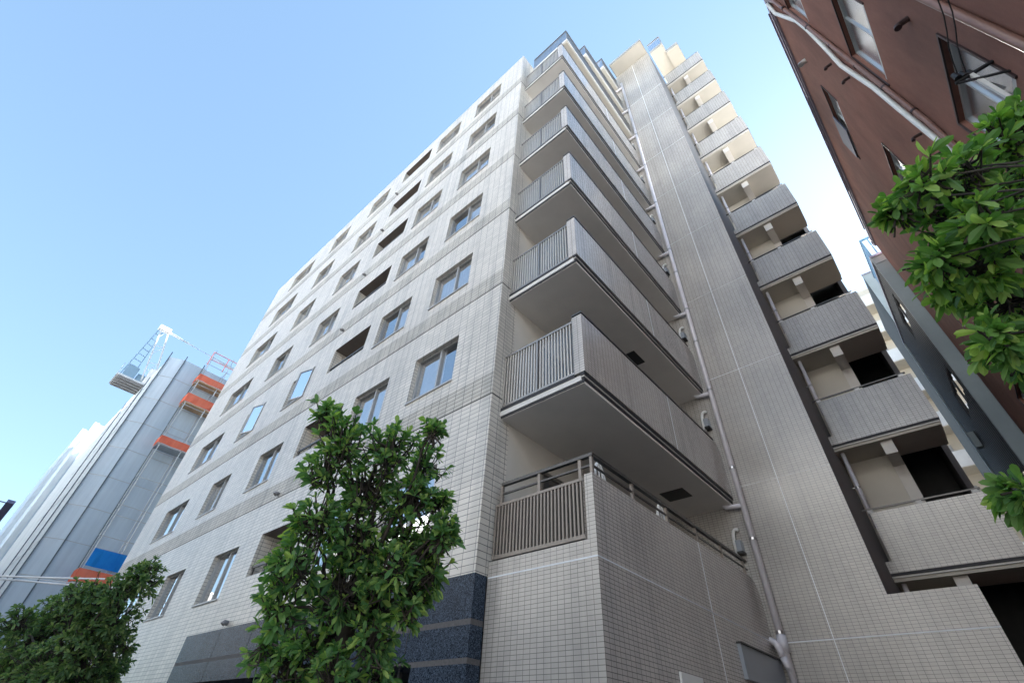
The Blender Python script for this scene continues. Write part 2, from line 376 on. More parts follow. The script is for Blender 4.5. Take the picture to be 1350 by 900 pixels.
# open loggias set back between the window columns
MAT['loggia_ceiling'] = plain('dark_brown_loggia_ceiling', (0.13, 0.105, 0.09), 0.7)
for c, k, x0, x1, z0, z1 in wins:
    if c != 'L': continue
    rv = MB(); y0, y1 = YF, YF + 1.25
    rv.face((x0, y0, z0), (x0, y1, z0), (x0, y1, z1), (x0, y0, z1))
    rv.face((x1, y0, z0), (x1, y0, z1), (x1, y1, z1), (x1, y1, z0))
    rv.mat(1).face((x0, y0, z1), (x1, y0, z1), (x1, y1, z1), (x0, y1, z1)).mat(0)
    rv.face((x0, y0, z0), (x0, y1, z0), (x1, y1, z0), (x1, y0, z0))
    rv.mat(2).face((x0, y1, z0), (x0, y1, z1), (x1, y1, z1), (x1, y1, z0)).mat(0)
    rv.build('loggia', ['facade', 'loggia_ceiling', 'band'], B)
# thin dark movement joints, one under every storey band
j = MB()
for k in range(1, 7): j.box(XL, XC, YF - .004, YF + .01, Z2 + k * H - .012, Z2 + k * H + .012)
for k in range(1, 7): j.box(XC - .01, XC + .004, YF, YB + .2, Z2 + k * H - .012, Z2 + k * H + .012)
j.build('movement_joint', 'dark_joint', B)

def window_proto(wd, ht, curtain=True, frost=False, opened=False, seed=0):
    rnd = random.Random(seed)
    o = (0, YF + .10, 0)
    f = MB(); t = .034
    y0, y1 = YF + .10, YF + .18
    e_ = .002; f.box(e_, wd - e_, y0, y1, e_, t); f.box(e_, wd - e_, y0, y1, ht - t, ht - e_); f.box(e_, t, y0, y1, t, ht - t); f.box(wd - t, wd - e_, y0, y1, t, ht - t)
    m = wd * .55
    f.box(m - .022, m + .022, y0 - .01, y1, t, ht - t)
    fr = f.build('window', 'frame', None, loc=(0, 0, 0))
    s = MB(); s.box(-.005, wd + .005, YF - .03, YF + .10, -.025, .012); s.build('sill', 'frame', fr)
    v = MB(); ya, yb_ = YF, YF + .20
    v.face((0, ya, 0), (0, yb_, 0), (0, yb_, ht), (0, ya, ht)); v.face((wd, ya, 0), (wd, ya, ht), (wd, yb_, ht), (wd, yb_, 0))
    v.face((0, ya, ht), (wd, ya, ht), (wd, yb_, ht), (0, yb_, ht)); v.face((0, ya, 0), (0, yb_, 0), (wd, yb_, 0), (wd, ya, 0))
    v.build('reveal', 'facade', fr)
    def pane(a, b):
        p = MB(); yy = y0 + .04
        j1, j2 = rnd.uniform(-.012, .012), rnd.uniform(-.012, .012)
        p.face((a, yy, t), (b, yy + j1, t), (b, yy + j1 + j2, ht - t), (a, yy + j2, ht - t)); return p.build('pane', 'glass' if not frost else 'frost', fr)
    pane(t, m - .03)
    if not opened: pane(m + .03, wd - t)
    else:
        hx = wd - .15; wz = wd - m - .08
        s = MB(); L = wz
        def rot(x, y): a = R_(15); return (hx - x * math.cos(a) - y * math.sin(a) * 0, YF - x * math.sin(a) + .02)
        def q(x, z): X, Y = rot(x, 0); return (X, Y, z)
        for a, b in (((0, t), (L, t)), ((L, t), (L, ht - t)), ((L, ht - t), (0, ht - t)), ((0, ht - t), (0, t))):
            s.beam(q(*a), q(*b), .045, .045)
        sa = s.build('open_sash', 'frame', fr)
        p = MB(); p.face(q(.02, t + .02), q(L - .02, t + .02), q(L - .02, ht - t - .02), q(.02, ht - t - .02)); p.build('pane', 'glass_blue', fr)
    if curtain:
        c = MB(); n = 44; yy = YF + .172; lo = rnd.choice([0.0, 0.0, .3])
        prev = None
        a0, a1 = curtain
        for i in range(n + 1):
            x = a0 + (a1 - a0) * i / n; y = yy + .012 * math.sin(i * 1.9 + rnd.random() * .6)
            if prev: c.face((prev[0], prev[1], -.05), (x, y, -.05), (x, y, ht + .05), (prev[0], prev[1], ht + .05))
            prev = (x, y)
        c.build('curtain', 'curtain', fr, smooth=True)
    r = MB()
    y2 = YF + .9
    r.face((-.2, y2, -.3), (wd + .2, y2, -.3), (wd + .2, y2, ht + .3), (-.2, y2, ht + .3))
    r.face((-.2, YF + .19, ht + .02), (wd + .2, YF + .19, ht + .02), (wd + .2, y2, ht + .3), (-.2, y2, ht + .3))
    r.face((-.2, YF + .19, -.02), (wd + .2, YF + .19, -.02), (wd + .2, y2, -.3), (-.2, y2, -.3))
    r.face((-.2, YF + .19, -.3), (-.2, y2, -.3), (-.2, y2, ht + .3), (-.2, YF + .19, ht + .3))
    r.face((wd + .2, YF + .19, -.3), (wd + .2, y2, -.3), (wd + .2, y2, ht + .3), (wd + .2, YF + .19, ht + .3))
    r.build('room_lining', 'room', fr)
    return fr
protos = {}
rnd = random.Random(3)
for c, k, x0, x1, z0, z1 in wins:
    if c == 'L': continue
    op = (c == 'D' and k == 2) or (c == 'E' and k == 2)
    kind = 'open' if op else ('shade' if c == 'F' else rnd.choice(['full', 'full', 'left', 'parted', 'right', 'full']))
    key = (round(x1 - x0, 2), round(z1 - z0, 2), kind, rnd.randint(0, 1))
    wd_ = x1 - x0; cur = {'open': (0, wd_), 'full': (0, wd_), 'left': (0, wd_ * .62), 'right': (wd_ * .45, wd_), 'parted': (0, wd_ * .8), 'shade': None}[kind]
    if key not in protos:
        protos[key] = window_proto(x1 - x0, z1 - z0, cur, False, op, len(protos)); wobj = protos[key]
    else: wobj = copy_tree(protos[key])
    wobj.parent = B; wobj.location = Vector((x0, 0, z0)) - B.location
# beige blinds half across the wide left-hand windows
for c, k, x0, x1, z0, z1 in wins:
    if c == 'F': MB().box(x0 + .05, x0 + 1.2, YF + .20, YF + .215, z0 + .05, z1).build('roller_blind', 'beige', B)
# loggia rails and vent caps
for c, k, x0, x1, z0, z1 in wins:
    if c != 'L': continue
    r = MB(); r.box(x0, x1, YF + .05, YF + .09, z0 + .20, z0 + .25)
    for i in range(4): r.box(x0 + .1 + i * .6, x0 + .13 + i * .6, YF + .055, YF + .085, z0, z0 + .20)
    r.build('loggia_rail', 'rail_dark', B)
    v = MB(); v.tube([(-12.42, YF, Z2 + k * H + .10), (-12.42, YF - .07, Z2 + k * H + .10), (-12.42, YF - .10, Z2 + k * H + .06)], [.05, .055, .05], 10)
    v.build('vent_cap', 'return', B)

# granite base with rough bands and the dark entrance
gr = MB()
gh = [(-13.9, -9.62, 0, 2.37), (-9.25, -5.83, 0, 2.35)]
zc = [0, .35, .41, .85, .91, 1.36, 1.42, 1.86, 1.92, 2.32, 2.372, 2.72, 2.785, GZ]
isb = lambda z: any(a < z < b for a, b in ((.35, .41), (.85, .91), (1.36, 1.42), (1.86, 1.92), (2.315, 2.375), (2.72, 2.785)))
hole_wall(gr, [GX0, XC + .012], [0, .35, .41, .85, .91, 1.36, 1.42, 1.86, 1.92, 2.315, 2.375, 2.72, 2.785, GZ], gh,
          lambda a, b, c, d: gr.face((a, YF - .012, c), (b, YF - .012, c), (b, YF - .012, d), (a, YF - .012, d)), lambda z: 1 if isb(z) else 0)
for c, d in zip([0, .35, .41, .85, .91, 1.36, 1.42, 1.86, 1.92, 2.315, 2.375, 2.72, 2.785], [.35, .41, .85, .91, 1.36, 1.42, 1.86, 1.92, 2.315, 2.375, 2.72, 2.785, GZ]):
    gr.mat(1 if isb((c + d) / 2) else 0).face((XC + .012, YF - .012, c), (XC + .012, YB - .02, c), (XC + .012, YB - .02, d), (XC + .012, YF - .012, d))
gr.mat(0).face((GX0, YF - .012, GZ), (XC + .012, YF - .012, GZ), (XC + .012, YB - .02, GZ), (GX0, YB - .02, GZ))
gr.face((GX0, YF - .012, 0), (GX0, YF + .1, 0), (GX0, YF + .1, GZ), (GX0, YF - .012, GZ))
for x0, x1, z0, z1 in gh:
    for x in (x0, x1): gr.face((x, YF - .012, z0), (x, YF + .5, z0), (x, YF + .5, z1), (x, YF - .012, z1))
    gr.face((x0, YF - .012, z1), (x1, YF - .012, z1), (x1, YF + .5, z1), (x0, YF + .5, z1))
gr.build('granite_base', ['granite', 'granite_rough'], B)
for x in (-6.0, -7.6, -9.43, -11.0, -12.6):
    gj = MB(); gj.box(x - .004, x + .004, YF - .015, YF, 2.38 if x > -9.3 or x < -9.6 else 0, GZ)
    gj.build('granite_joint', 'dark_joint', B)
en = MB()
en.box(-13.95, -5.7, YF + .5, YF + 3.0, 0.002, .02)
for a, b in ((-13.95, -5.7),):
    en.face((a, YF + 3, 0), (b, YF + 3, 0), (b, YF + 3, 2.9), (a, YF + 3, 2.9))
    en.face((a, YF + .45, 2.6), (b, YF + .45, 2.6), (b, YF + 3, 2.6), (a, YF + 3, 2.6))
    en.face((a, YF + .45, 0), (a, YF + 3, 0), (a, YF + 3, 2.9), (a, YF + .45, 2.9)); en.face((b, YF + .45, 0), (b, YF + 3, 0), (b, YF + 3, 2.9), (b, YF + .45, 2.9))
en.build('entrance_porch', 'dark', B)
dd = MB()
for i in range(6): dd.box(-9.2 + i * .66, -9.16 + i * .66, YF + .35, YF + .40, 0, 2.35)
dd.build('entrance_screen', 'alum', B)

# side wall behind the balconies, body mass
sw = MB()
dh = [(6.0, 8.9, Z2 + k * H + .02 if k else Z2 + .02, Z2 + k * H + 2.05) for k in range(7)]
hole_wall(sw, [YB + .25, YT], [0, ROOF], dh, lambda a, b, c, d: sw.face((XC, a, c), (XC, b, c), (XC, b, d), (XC, a, d)))
sw.mat(0)
sw.face((XL, 16, 0), (XL, 16, ROOF), (XTL, 16, ROOF), (XTL, 16, 0))
sw.build('balcony_side_wall', 'paint', B)
for k in range(7):
    z0 = Z2 + k * H + .02; z1 = Z2 + k * H + 2.05
    d = MB(); x = XC - .06
    d.box(x, x + .05, 6.0, 6.06, z0, z1); d.box(x, x + .05, 8.84, 8.9, z0, z1); d.box(x, x + .05, 6.06, 8.84, z1 - .06, z1); d.box(x, x + .05, 7.42, 7.48, z0, z1 - .06); d.box(x, x + .05, 6.06, 8.84, z0, z0 + .05)
    dr = d.build('balcony_door', 'alum', B)
    p = MB(); p.face((x + .02, 6.06, z0 + .05), (x + .02, 8.84, z0 + .05), (x + .02, 8.84, z1 - .06), (x + .02, 6.06, z1 - .06)); p.build('pane', 'glass', dr)
    r = MB(); r.box(x - .7, x - .6, 5.7, 9.2, z0 - .2, z1 + .3); r.build('room_lining', 'room', dr)

# balconies on the third to eighth floors
def balcony(zb, yf, parapet=True):
    y1 = YT
    s = MB()
    s.box(XC, XB - .09, yf + .02, y1, zb - .14, zb - .045); s.box(XB - .0899, XB - .03, yf + .02, y1, zb - .085, zb - .062)   # slab edge, thin light lip
    sl = s.build('balcony', 'lip', B)
    u = MB(); u.box(XC, XB - .06, yf + .05, y1, zb - .19, zb - .141).build('soffit', 'soffit', sl)
    d = MB(); d.box(XB - .089, XB - .015, yf + .005, y1, zb - .061, zb - .001); d.box(XB - .0895, XB - .045, yf + .04, y1, zb - .139, zb - .086); d.box(XC, XB - .2, yf + .012, yf + .09, zb - .045, zb + .012)
    d.box(XC, XB - .05, yf + .034, yf + .048, zb - .18, zb - .142)
    d.build('drip_groove', 'drip', sl)
    p = MB(); zt = zb + 1.24
    # parapet along the side with a rounded top corner at the tower end, tiled pier at the street corner
    prof = [(yf, zb), (y1 - .05, zb), (y1 - .05, zt - .28), (y1 - .08, zt - .15), (y1 - .16, zt - .05), (y1 - .30, zt), (yf, zt)]
    i = len(p.v); n = len(prof)
    for x in (XB, XB - .16): p.v += [(x, y, z) for y, z in prof]
    p.f.append(tuple(range(i, i + n))); p.mi.append(0); p.f.append(tuple(reversed(range(i + n, i + 2 * n)))); p.mi.append(0)
    for a in range(n):
        b = (a + 1) % n; p.f.append((i + a, i + n + a, i + n + b, i + b)); p.mi.append(0)
    p.box(XB - .20, XB - .161, yf, yf + .16, zb, zt)
    p.build('parapet', 'grid', sl)
    j = MB(); j.box(XB - .001, XB + .003, yf + 3.07, yf + 3.085, zb + .004, zt - .004); j.build('sealant_line', 'sealant', sl)
    r = MB(); x0, x1 = XC + .02, XB - .205; zr = zb + 1.18
    nb = 24
    for a in range(nb + 1):
        x = x0 + (x1 - x0) * a / nb; r.box(x - .012, x + .012, yf + .03, yf + .06, zb + .07, zr - .03)
    rr = r.build('railing', 'rail_bar', sl)
    r = MB(); r.box(x0, x1, yf + .02, yf + .07, zr - .03, zr + .012); r.box(x0, x1, yf + .02, yf + .07, zb + .03, zb + .07)
    for x in ((x0 + x1) / 2,): r.box(x - .018, x + .018, yf + .015, yf + .08, zb + .02, zr)
    r.build('rail_frame', 'alum', sl)
    gl = MB(); gl.face((x0, yf + .085, zb + .06), (x1, yf + .085, zb + .06), (x1, yf + .085, zr - .02), (x0, yf + .085, zr - .02)); gl.build('frosted_panel', 'frost', sl)
    c = MB(); c.box(XB - .19, XB + .012, yf - .01, y1 - .34, zt + .02, zt + .05)
    for a in range(4): c.box(XB - .11, XB - .06, yf + .1 + a * 1.7, yf + .16 + a * 1.7, zt, zt + .02)
    c.build('capping_rail', 'rail_dark', sl)
    return sl
ZB3 = 6.01
b0 = balcony(ZB3, YB)
for k in range(1, 6): copy_tree(b0, None, k * H).parent = B
# soffit hatches
MB().box(-4.06, -3.55, 9.03, 9.5, ZB3 - .205, ZB3 - .192).build('soffit_vent', 'black', B)
MB().box(-3.95, -3.56, 7.84, 8.36, ZB3 + H - .205, ZB3 + H - .192).build('soffit_vent', 'black', B)

# set-back railed balconies on the ninth to eleventh floors
for zb, yf, xb in ((23.50, 5.26, XB), (26.42, 7.02, -3.10), (29.33, 8.93, -3.09)):
    s = MB(); s.box(XC, xb, yf, YT, zb - .02, zb + .16); sl = s.build('terrace_slab', 'lip', B)
    MB().box(XC, xb - .05, yf + .05, YT, zb - .07, zb - .021).build('soffit', 'soffit_bounce', sl)
    r = MB()
    zr = zb + 1.32
    n = 26
    for a in range(n + 1):
        x = XC + (xb - .04 - XC) * a / n; r.box(x - .008, x + .008, yf + .02, yf + .05, zb + .16, zr)
    m = int((YT - yf) / .075)
    for a in range(m + 1):
        y = yf + .03 + (YT - yf - .1) * a / m; r.box(xb - .05, xb - .02, y - .008, y + .008, zb + .16, zr)
    r.build('railing', 'alum', sl)
    r = MB(); r.box(XC, xb - .01, yf + .01, yf + .06, zr, zr + .05); r.box(xb - .06, xb - .01, yf + .06, YT - .05, zr, zr + .05)
    r.build('rail_frame', 'alum', sl)
    gl = MB(); gl.face((XC, yf + .07, zb + .16), (xb - .07, yf + .07, zb + .16), (xb - .07, yf + .07, zr), (XC, yf + .07, zr))
    gl.face((xb - .07, yf + .07, zb + .16), (xb - .07, YT, zb + .16), (xb - .07, YT, zr), (xb - .07, yf + .07, zr))
    gl.build('frosted_panel', 'frost_pale', sl)
up = MB()
for z0, z1, y in ((ROOF - .9, 26.35, 7.0), (26.35, 29.25, 8.8), (29.25, 31.2, 10.0)):
    up.box(XL + 1, XC - .02, y, 16, z0, z1)
up.build('setback_storeys', 'paint', B)

# ground floor block with the second floor terrace
tw = MB()
zl = 3.50
tw.face((XC + .013, YB, 0), (XB, YB, 0), (XB, YB, zl), (XC + .013, YB, zl))
tw.box(-3.165, XB, YB, YB + .16, zl, 4.325)
prof = [(YB, 0), (YT - .06, 0), (YT - .06, 4.05), (YT - .09, 4.18), (YT - .18, 4.28), (YT - .34, 4.325), (YB, 4.325)]
i = len(tw.v)
tw.v += [(XB + .001, y, z) for y, z in prof] + [(XB - .16, y, z) for y, z in prof]
tw.f.append(tuple(range(i, i + 7))); tw.mi.append(1); tw.f.append(tuple(reversed(range(i + 7, i + 14)))); tw.mi.append(1)
for a in range(1, 7):
    b = (a + 1) % 7
    if a < 6: tw.f.append((i + a, i + 7 + a, i + 7 + b, i + b)); tw.mi.append(1)
tw.mat(0).face((XC, YB, zl), (-3.165, YB, zl), (-3.165, YB + .2, zl), (XC, YB + .2, zl))
tw.face((XC, YB + .2, zl), (XB - .16, YB + .2, zl), (XB - .16, YT, zl - .05), (XC, YT, zl - .05))
tw.build('terrace_wall', ['grid_dimmed', 'grid'], B)
sl = MB()
sl.box(XC + .02, XB, YB - .003, YB + .002, 3.285, 3.303); sl.box(XB - .002, XB + .005, YB - .003, YT - .07, 3.285, 3.30)
sl.box(XB - .002, XB + .005, 7.905, 7.92, 0, 4.32)
sl.build('sealant_line', 'sealant', B)
tr = MB(); x0, x1 = XC + .04, -3.18
tr.box(x0, x1, YB + .03, YB + .07, 4.27, 4.31); tr.box(x0, x1, YB + .03, YB + .07, 3.53, 3.58)
for a in range(27):
    x = x0 + .012 + (x1 - x0 - .024) * a / 26; tr.box(x - .013, x + .013, YB + .035, YB + .065, 3.58, 4.27)
t0 = tr.build('terrace_railing', 'rail_brown', B)
hr = MB()
hr.box(XC + .14, XB + .005, YB + .02, YB + .08, 4.575, 4.62); hr.box(XC + .14, XB - .02, YB + .035, YB + .065, 4.44, 4.465)
hr.box(XB - .055, XB + .005, YB + .08, YT - .3, 4.575, 4.62); hr.box(XB - .04, XB - .015, YB + .08, YT - .3, 4.44, 4.465)
hr.build('handrail', 'rail_dark', t0)
for x in (x0 + .10, -3.95, -3.25): MB().box(x - .022, x + .022, YB + .03, YB + .07, 4.31, 4.575).build('handrail_post', 'rail_brown', t0)
for a in range(6):
    y = YB + .05 + a * 1.03; MB().box(XB - .05, XB - .01, y - .022, y + .022, 4.325, 4.575).build('handrail_post', 'rail_brown', t0)
MB().box(x0, x1, YB + .14, YB + .15, 3.51, 4.3).build('bar_gap_shade', 'drip', t0)  # black sheet standing in for the shade between the railing bars
# metal panel, small plates on the ground floor wall
pn = MB(); pn.box(XB + .002, XB + .06, 8.62, YT - .08, 2.55, 3.0); pn.build('service_panel', 'steelpanel', B)
MB().box(XB + .002, XB + .09, 8.60, YT - .08, 3.0, 3.025).build('panel_hood', 'black', B)
MB().box(XB + .002, XB + .03, 6.45, 7.05, 1.9, 2.385).build('white_plate', 'white', B)

# stair tower: front wall, low wall, grey return
t = MB()
TT = 31.15
for z0, z1 in ((0, 3.28), (3.28, TT)):
    t.face((XC, YT, z0), (XT, YT, z0), (XT, YT, z1), (XC, YT, z1))
t.box(XT + .0005, .135, YT, YT + .22, 0, 3.845)
t.build('tower_wall', 'grid_dimmed', B)
t = MB(); t.face((XT, YT + .002, 3.6), (XT, 13.6, 3.6), (XT, 13.6, TT), (XT, YT + .002, TT))
t.face((XT, YT + .22, 0), (XT, 13.6, 0), (XT, 13.6, 3.6), (XT, YT + .22, 3.6))
t.build('tower_return', 'return', B)
t = MB(); t.face((XC - 4, 16.2, 0), (1.2, 16.2, 0), (1.2, 16.2, TT), (XC - 4, 16.2, TT)); t.face((XC - 4, 10.6, TT), (XT, 10.6, TT), (XT, 16.2, TT), (XC - 4, 16.2, TT))
t.box(XC - 4, .88, 16.25, 27, 0, 29)
t.build('tower_rear', 'return', B)
j = MB()
j.box(-2.06 - .006, -2.06 + .006, YT - .004, YT + .003, 0, TT)
j.box(XTL, .135, YT - .005, YT + .003, 3.27, 3.288)
for z in (9.13, 14.96, 20.8, 26.6): j.box(XTL, XT, YT - .005, YT + .003, z - .005, z + .005)
for z in (6.2, 12.05, 17.9, 23.7): j.box(XTL, XT, YT - .0045, YT + .003, z - .0025, z + .0025)
j.build('sealant_line', 'sealant', B)
# downpipe with clamps, swan necks and branch drains
XP, YP = -2.855, YT - .11
d = MB(); d.tube([(XP, YP, 0), (XP, YP, 29.6)], .062, 12)
dp = d.build('downpipe', 'pvc', B, smooth=True)
for z in (3.42, 5.05, 6.6, 8.75, 10.4, 11.7, 13.4, 14.6, 17.5, 20.4, 23.3, 26.2): MB().tube([(XP, YP, z - .025), (XP, YP, z + .025)], .072, 12).build('pipe_clamp', 'steel', dp)
d = MB(); d.tube([(XP, YP, 3.38), (XP, YP, 3.12)], .085, 12)
d.tube(bez((XP - .30, YP - .02, 3.30), (XP - .06, YP - .10, 3.36), (XP - .05, YP - .06, 3.05), 8), .055, 10)
d.tube([(XP - .05, YP - .06, 3.05), (XP + .0, YP, 2.85)], .06, 10)
d.build('pipe_trap', 'pvc', dp, smooth=True)
for k in range(9):
    z = ZB3 - .26 + k * H
    if z > 29.4: break
    d = MB(); d.tube([(XP, YP, z), (XP - .36, YP, z + .03), (XP - .40, YP, z + .10)], .05, 10)
    d.build('branch_drain', 'pvc', dp, smooth=True)
# aircon hose covers and small fixtures on the tower wall, one per balcony
for k in range(7):
    z = 5.05 + k * H; 
    h = MB(); h.tube(bez((-3.10, YT - .06, z + .24), (-3.26, YT - .10, z + .38), (-3.24, YT - .07, z - .25), 8), .035, 8)
    h.build('aircon_hose', 'white', B, smooth=True)
    f = MB(); f.box(-3.19, -3.09, YT - .18, YT - .003, z - .20, z + .02); f.build('wall_fixture', 'steelpanel', B)
    f = MB(); f.box(-3.20, -3.08, YT - .19, YT - .003, z - .24, z - .201); f.build('fixture_base', 'black', B)

# stair landings
YC = 12.5
def landing(zb):
    s = MB(); s.box(XT + .003, 1.06, YC + .03, YC + 1.12, zb - .085, zb - .05); o = s.build('stair_landing', 'lip', B)
    MB().box(XT + .003, 1.05, YC + .06, YC + 1.12, zb - .15, zb - .0855).build('soffit', 'soffit_bounce', o)
    MB().box(XT + .003, 1.07, YC + .01, YC + .1, zb - .05, zb - .002).build('drip_groove', 'drip', o)
    p = MB(); zt = zb + 1.20
    p.box(-.925, 1.08, YC, YC + .13, zb + .22, zt); p.box(XT + .004, 1.08, YC, YC + .13, zb, zb + .2195)
    p.box(.96, 1.08, YC + .13, YC + 1.12, zb, zt - .25)
    p.build('parapet', 'grid_dimmed', o)
    h = MB(); h.box(XT + .003, 1.0, YC + .02, YC + .06, zt + .07, zt + .10); h.build('handrail', 'rail_dark', o)
    h = MB()
    for x in (-.9, -.02, .9): h.box(x - .05, x + .05, YC + .02, YC + .07, zt, zt + .07)
    h.build('handrail_stub', 'lip', o)
    MB().box(-.13, .10, YC + .16, YC + .95, zb - .46, zb - .151).build('beam', 'column', o)
    d = MB(); d.tube([(-.93, YC + .25, zb - .15), (-.93, YC + .25, zb - H + 1.0)], .045, 10)
    d.build('drainpipe', 'pvc', o, smooth=True)
    d = MB(); d.tube([(-.93, YC + .25, zb - 1.03), (-.93, YC + .25, zb - .98)], .054, 10); d.tube([(XT + .01, YC + .25, zb - 1.0), (-.93, YC + .25, zb - 1.0)], .012, 6)
    d.build('pipe_clamp', 'steel', o)
    return o
zb0 = 4.64
l0 = landing(zb0)
for k in range(1, 10): copy_tree(l0, None, k * 2.885).parent = B
st = MB()
st.mat(0).box(XT + .003, -.13, YC + .90, YC + 1.0, 0.0, 31.5)            # beige panel wall
st.mat(1).box(-.128, .10, YC + .90, YC + 1.15, 0.0, 31.5)                # pale column
st.build('stair_wall', ['beige', 'column'], B)
sv = MB()
sv.face((.9, YC + 1.15, 0), (.9, 16, 0), (.9, 16, 24.0), (.9, YC + 1.15, 24.0))
sv.face((-.1, 15.6, 0), (.9, 15.6, 0), (.9, 15.6, 24), (-.1, 15.6, 24)); sv.face((-.1, YC + 1.15, 0), (-.1, 16, 0), (-.1, 16, 31), (-.1, YC + 1.15, 31))
sv.build('stair_shaft', 'dark', B)
su = MB()
su.box(-.128, .92, YC + 1.12, 15.5, 24.0, 31.4)
su.build('stair_upper_wall', 'soffit_bounce', B)
for k in range(8):
    z = zb0 + k * 2.885; MB().beam((.5, YC + 1.2, z), (.5, 15.3, z + 1.45), .78, .16).build('stair_flight', 'return', B)
# roof pieces over tower and stairs
r = MB(); r.box(-3.02, XT - .05, 9.76, 14, 31.16, 31.20); rs = r.build('roof_slab', 'soffit_bounce', B)
MB().box(-3.05, XT - .03, 9.72, 14, 31.201, 31.42).build('roof_edge', 'edge_grey', rs)
r = MB(); r.box(XT + .003, -.30, 11.45, 13.6, 33.3, 33.36); rs = r.build('roof_slab', 'soffit_bounce', B)
MB().box(XT + .003, -.28, 11.42, 13.6, 33.361, 33.62).build('roof_edge', 'edge_grey', rs)
q = MB()
for a in range(9): x = XT + .04 + a * .088; q.box(x - .01, x + .01, 11.45, 11.47, 33.62, 34.75)
q.box(XT + .003, -.26, 11.43, 11.48, 34.75, 34.82); q.box(-.29, -.26, 11.48, 13.6, 34.75, 34.82)
for a in range(20): y = 11.5 + a * .1; q.box(-.285, -.265, y - .01, y + .01, 33.62, 34.75)
q.build('roof_railing', 'alum', rs)
gl = MB(); gl.face((XT, 11.49, 33.62), (-.3, 11.49, 33.62), (-.3, 11.49, 34.75), (XT, 11.49, 34.75)); gl.build('frosted_panel', 'frost_pale', rs)
r = MB(); r.box(-.30, .40, 11.95, 13.6, 33.1, 33.16); rs = r.build('roof_slab', 'soffit_bounce', B)
MB().box(-.295, .42, 11.92, 13.6, 33.161, 33.5).build('roof_edge', 'edge_grey', rs)
MB().box(XT + .003, .0, 13.2, 15.6, 30.5, 33.3).build('penthouse_wall', 'beige', B)
# white chairs on the terrace behind the handrail
for n, (x, y) in enumerate(((-3.42, 5.35), (-3.42, 7.15))):
    e = empty('garden_chair', (x, y, 3.5), ['white openwork garden chair at the street corner of the tiled terrace', 'white openwork garden chair half way along the tiled terrace wall'][n], 'chair', 'white garden chairs on the terrace')
    z = 3.502
    MB().box(x - .22, x + .18, y - .22, y + .22, z + .42, z + .45).build('seat', 'white', e)
    for sx, sy in ((-.19, -.19), (.15, -.19), (-.19, .19), (.15, .19)): MB().tube([(x + sx, y + sy, z), (x + sx, y + sy, z + .42)], .016, 6).build('leg', 'white', e)
    b = MB()
    top = [(x + .17, y - .2 + .4 * a / 10, z + .45 + .76 * math.sin(math.pi * (0.12 + .76 * a / 10)) + .02) for a in range(11)]
    b.tube([(x + .17, y - .2, z + .45)] + top + [(x + .17, y + .2, z + .45)], .022, 6)
    for a in range(1, 10, 2): b.tube([(x + .17, y - .2 + .04 * a, z + .45), top[a]], .010, 5)
    b.build('backrest', 'white', e)

# ================================================================== brown building on the right
X = 2.6
MAT['pale_blind'] = plain('pale_room_blind', (0.50, 0.58, 0.60), 0.8)
BR = empty('brown_building', (X, 6.8, 0), 'brown stucco building on the right with sash windows and long white and brown wall pipes', 'building')
BZ = 17.5
BH = {'A': (4.75, 6.30, 10.52, 11.95), 'Aup': (4.75, 6.36, 14.15, 15.55), 'B': (8.70, 10.75, 14.50, 15.45), 'C': (8.66, 9.95, 10.55, 12.0), 'D': (4.55, 5.95, 6.95, 8.33), 'D2': (8.7, 9.95, 6.9, 8.3), 'E': (13.0, 14.9, 6.9, 8.6), 'E2': (13.0, 14.5, 10.6, 11.9)}
wl = MB()
hole_wall(wl, [3.3, 17.5], [0, BZ], list(BH.values()), lambda a, b, c, d: wl.face((X, a, c), (X, b, c), (X, b, d), (X, a, d)))
wl.face((X, 3.3, 0), (X, 3.3, BZ), (14, 3.3, BZ), (14, 3.3, 0)); wl.face((X, 17.5, 0), (14, 17.5, 0), (14, 17.5, BZ), (X, 17.5, BZ)); 
for y0, y1, z0, z1 in BH.values():
    for y in (y0, y1): wl.face((X, y, z0), (X + .2, y, z0), (X + .2, y, z1), (X, y, z1))
    for z in (z0, z1): wl.face((X, y0, z), (X + .2, y0, z), (X + .2, y1, z), (X, y1, z))
wl.build('wall', 'stucco', BR)
MB().face((X, 3.3, BZ), (14, 3.3, BZ), (14, 17.5, BZ), (X, 17.5, BZ)).build('roof', plain('bounce_pale_roof', (0.75, 0.75, 0.75), 0.8), BR)  # unseen roof, made pale to bounce sun onto the balcony sides
for kk, (y0, y1, z0, z1) in BH.items():
    f = MB(); x = X + .06
    f.box(x, x + .06, y0, y0 + .05, z0, z1); f.box(x, x + .06, y1 - .05, y1, z0, z1); f.box(x, x + .06, y0 + .05, y1 - .05, z1 - .05, z1); f.box(x - .05, x + .06, y0 + .05, y1 - .05, z0, z0 + .09)
    m = (y0 + y1) / 2; f.box(x + .01, x + .05, m - .016, m + .016, z0 + .09, z1 - .05)
    w_ = f.build('window', 'silver', BR)
    p = MB(); p.face((x + .03, y0 + .05, z0 + .09), (x + .03, y1 - .05, z0 + .09), (x + .03, y1 - .05, z1 - .05), (x + .03, y0 + .05, z1 - .05)); p.build('pane', 'glass_dull', w_)
    q = MB(); t = .035
    q.box(X - .02, X + .055, y0 - t, y0 - .001, z0 - t, z1 + t); q.box(X - .02, X + .055, y1 + .001, y1 + t, z0 - t, z1 + t); q.box(X - .02, X + .055, y0, y1, z1 + .001, z1 + t)
    q.build('window_trim', 'brown_dark', w_)
    MB().box(X + .16, X + .18, y0 + .01, y1 - .01, z0 + .01, z1 - .01).build('blind', 'pale_blind', w_)
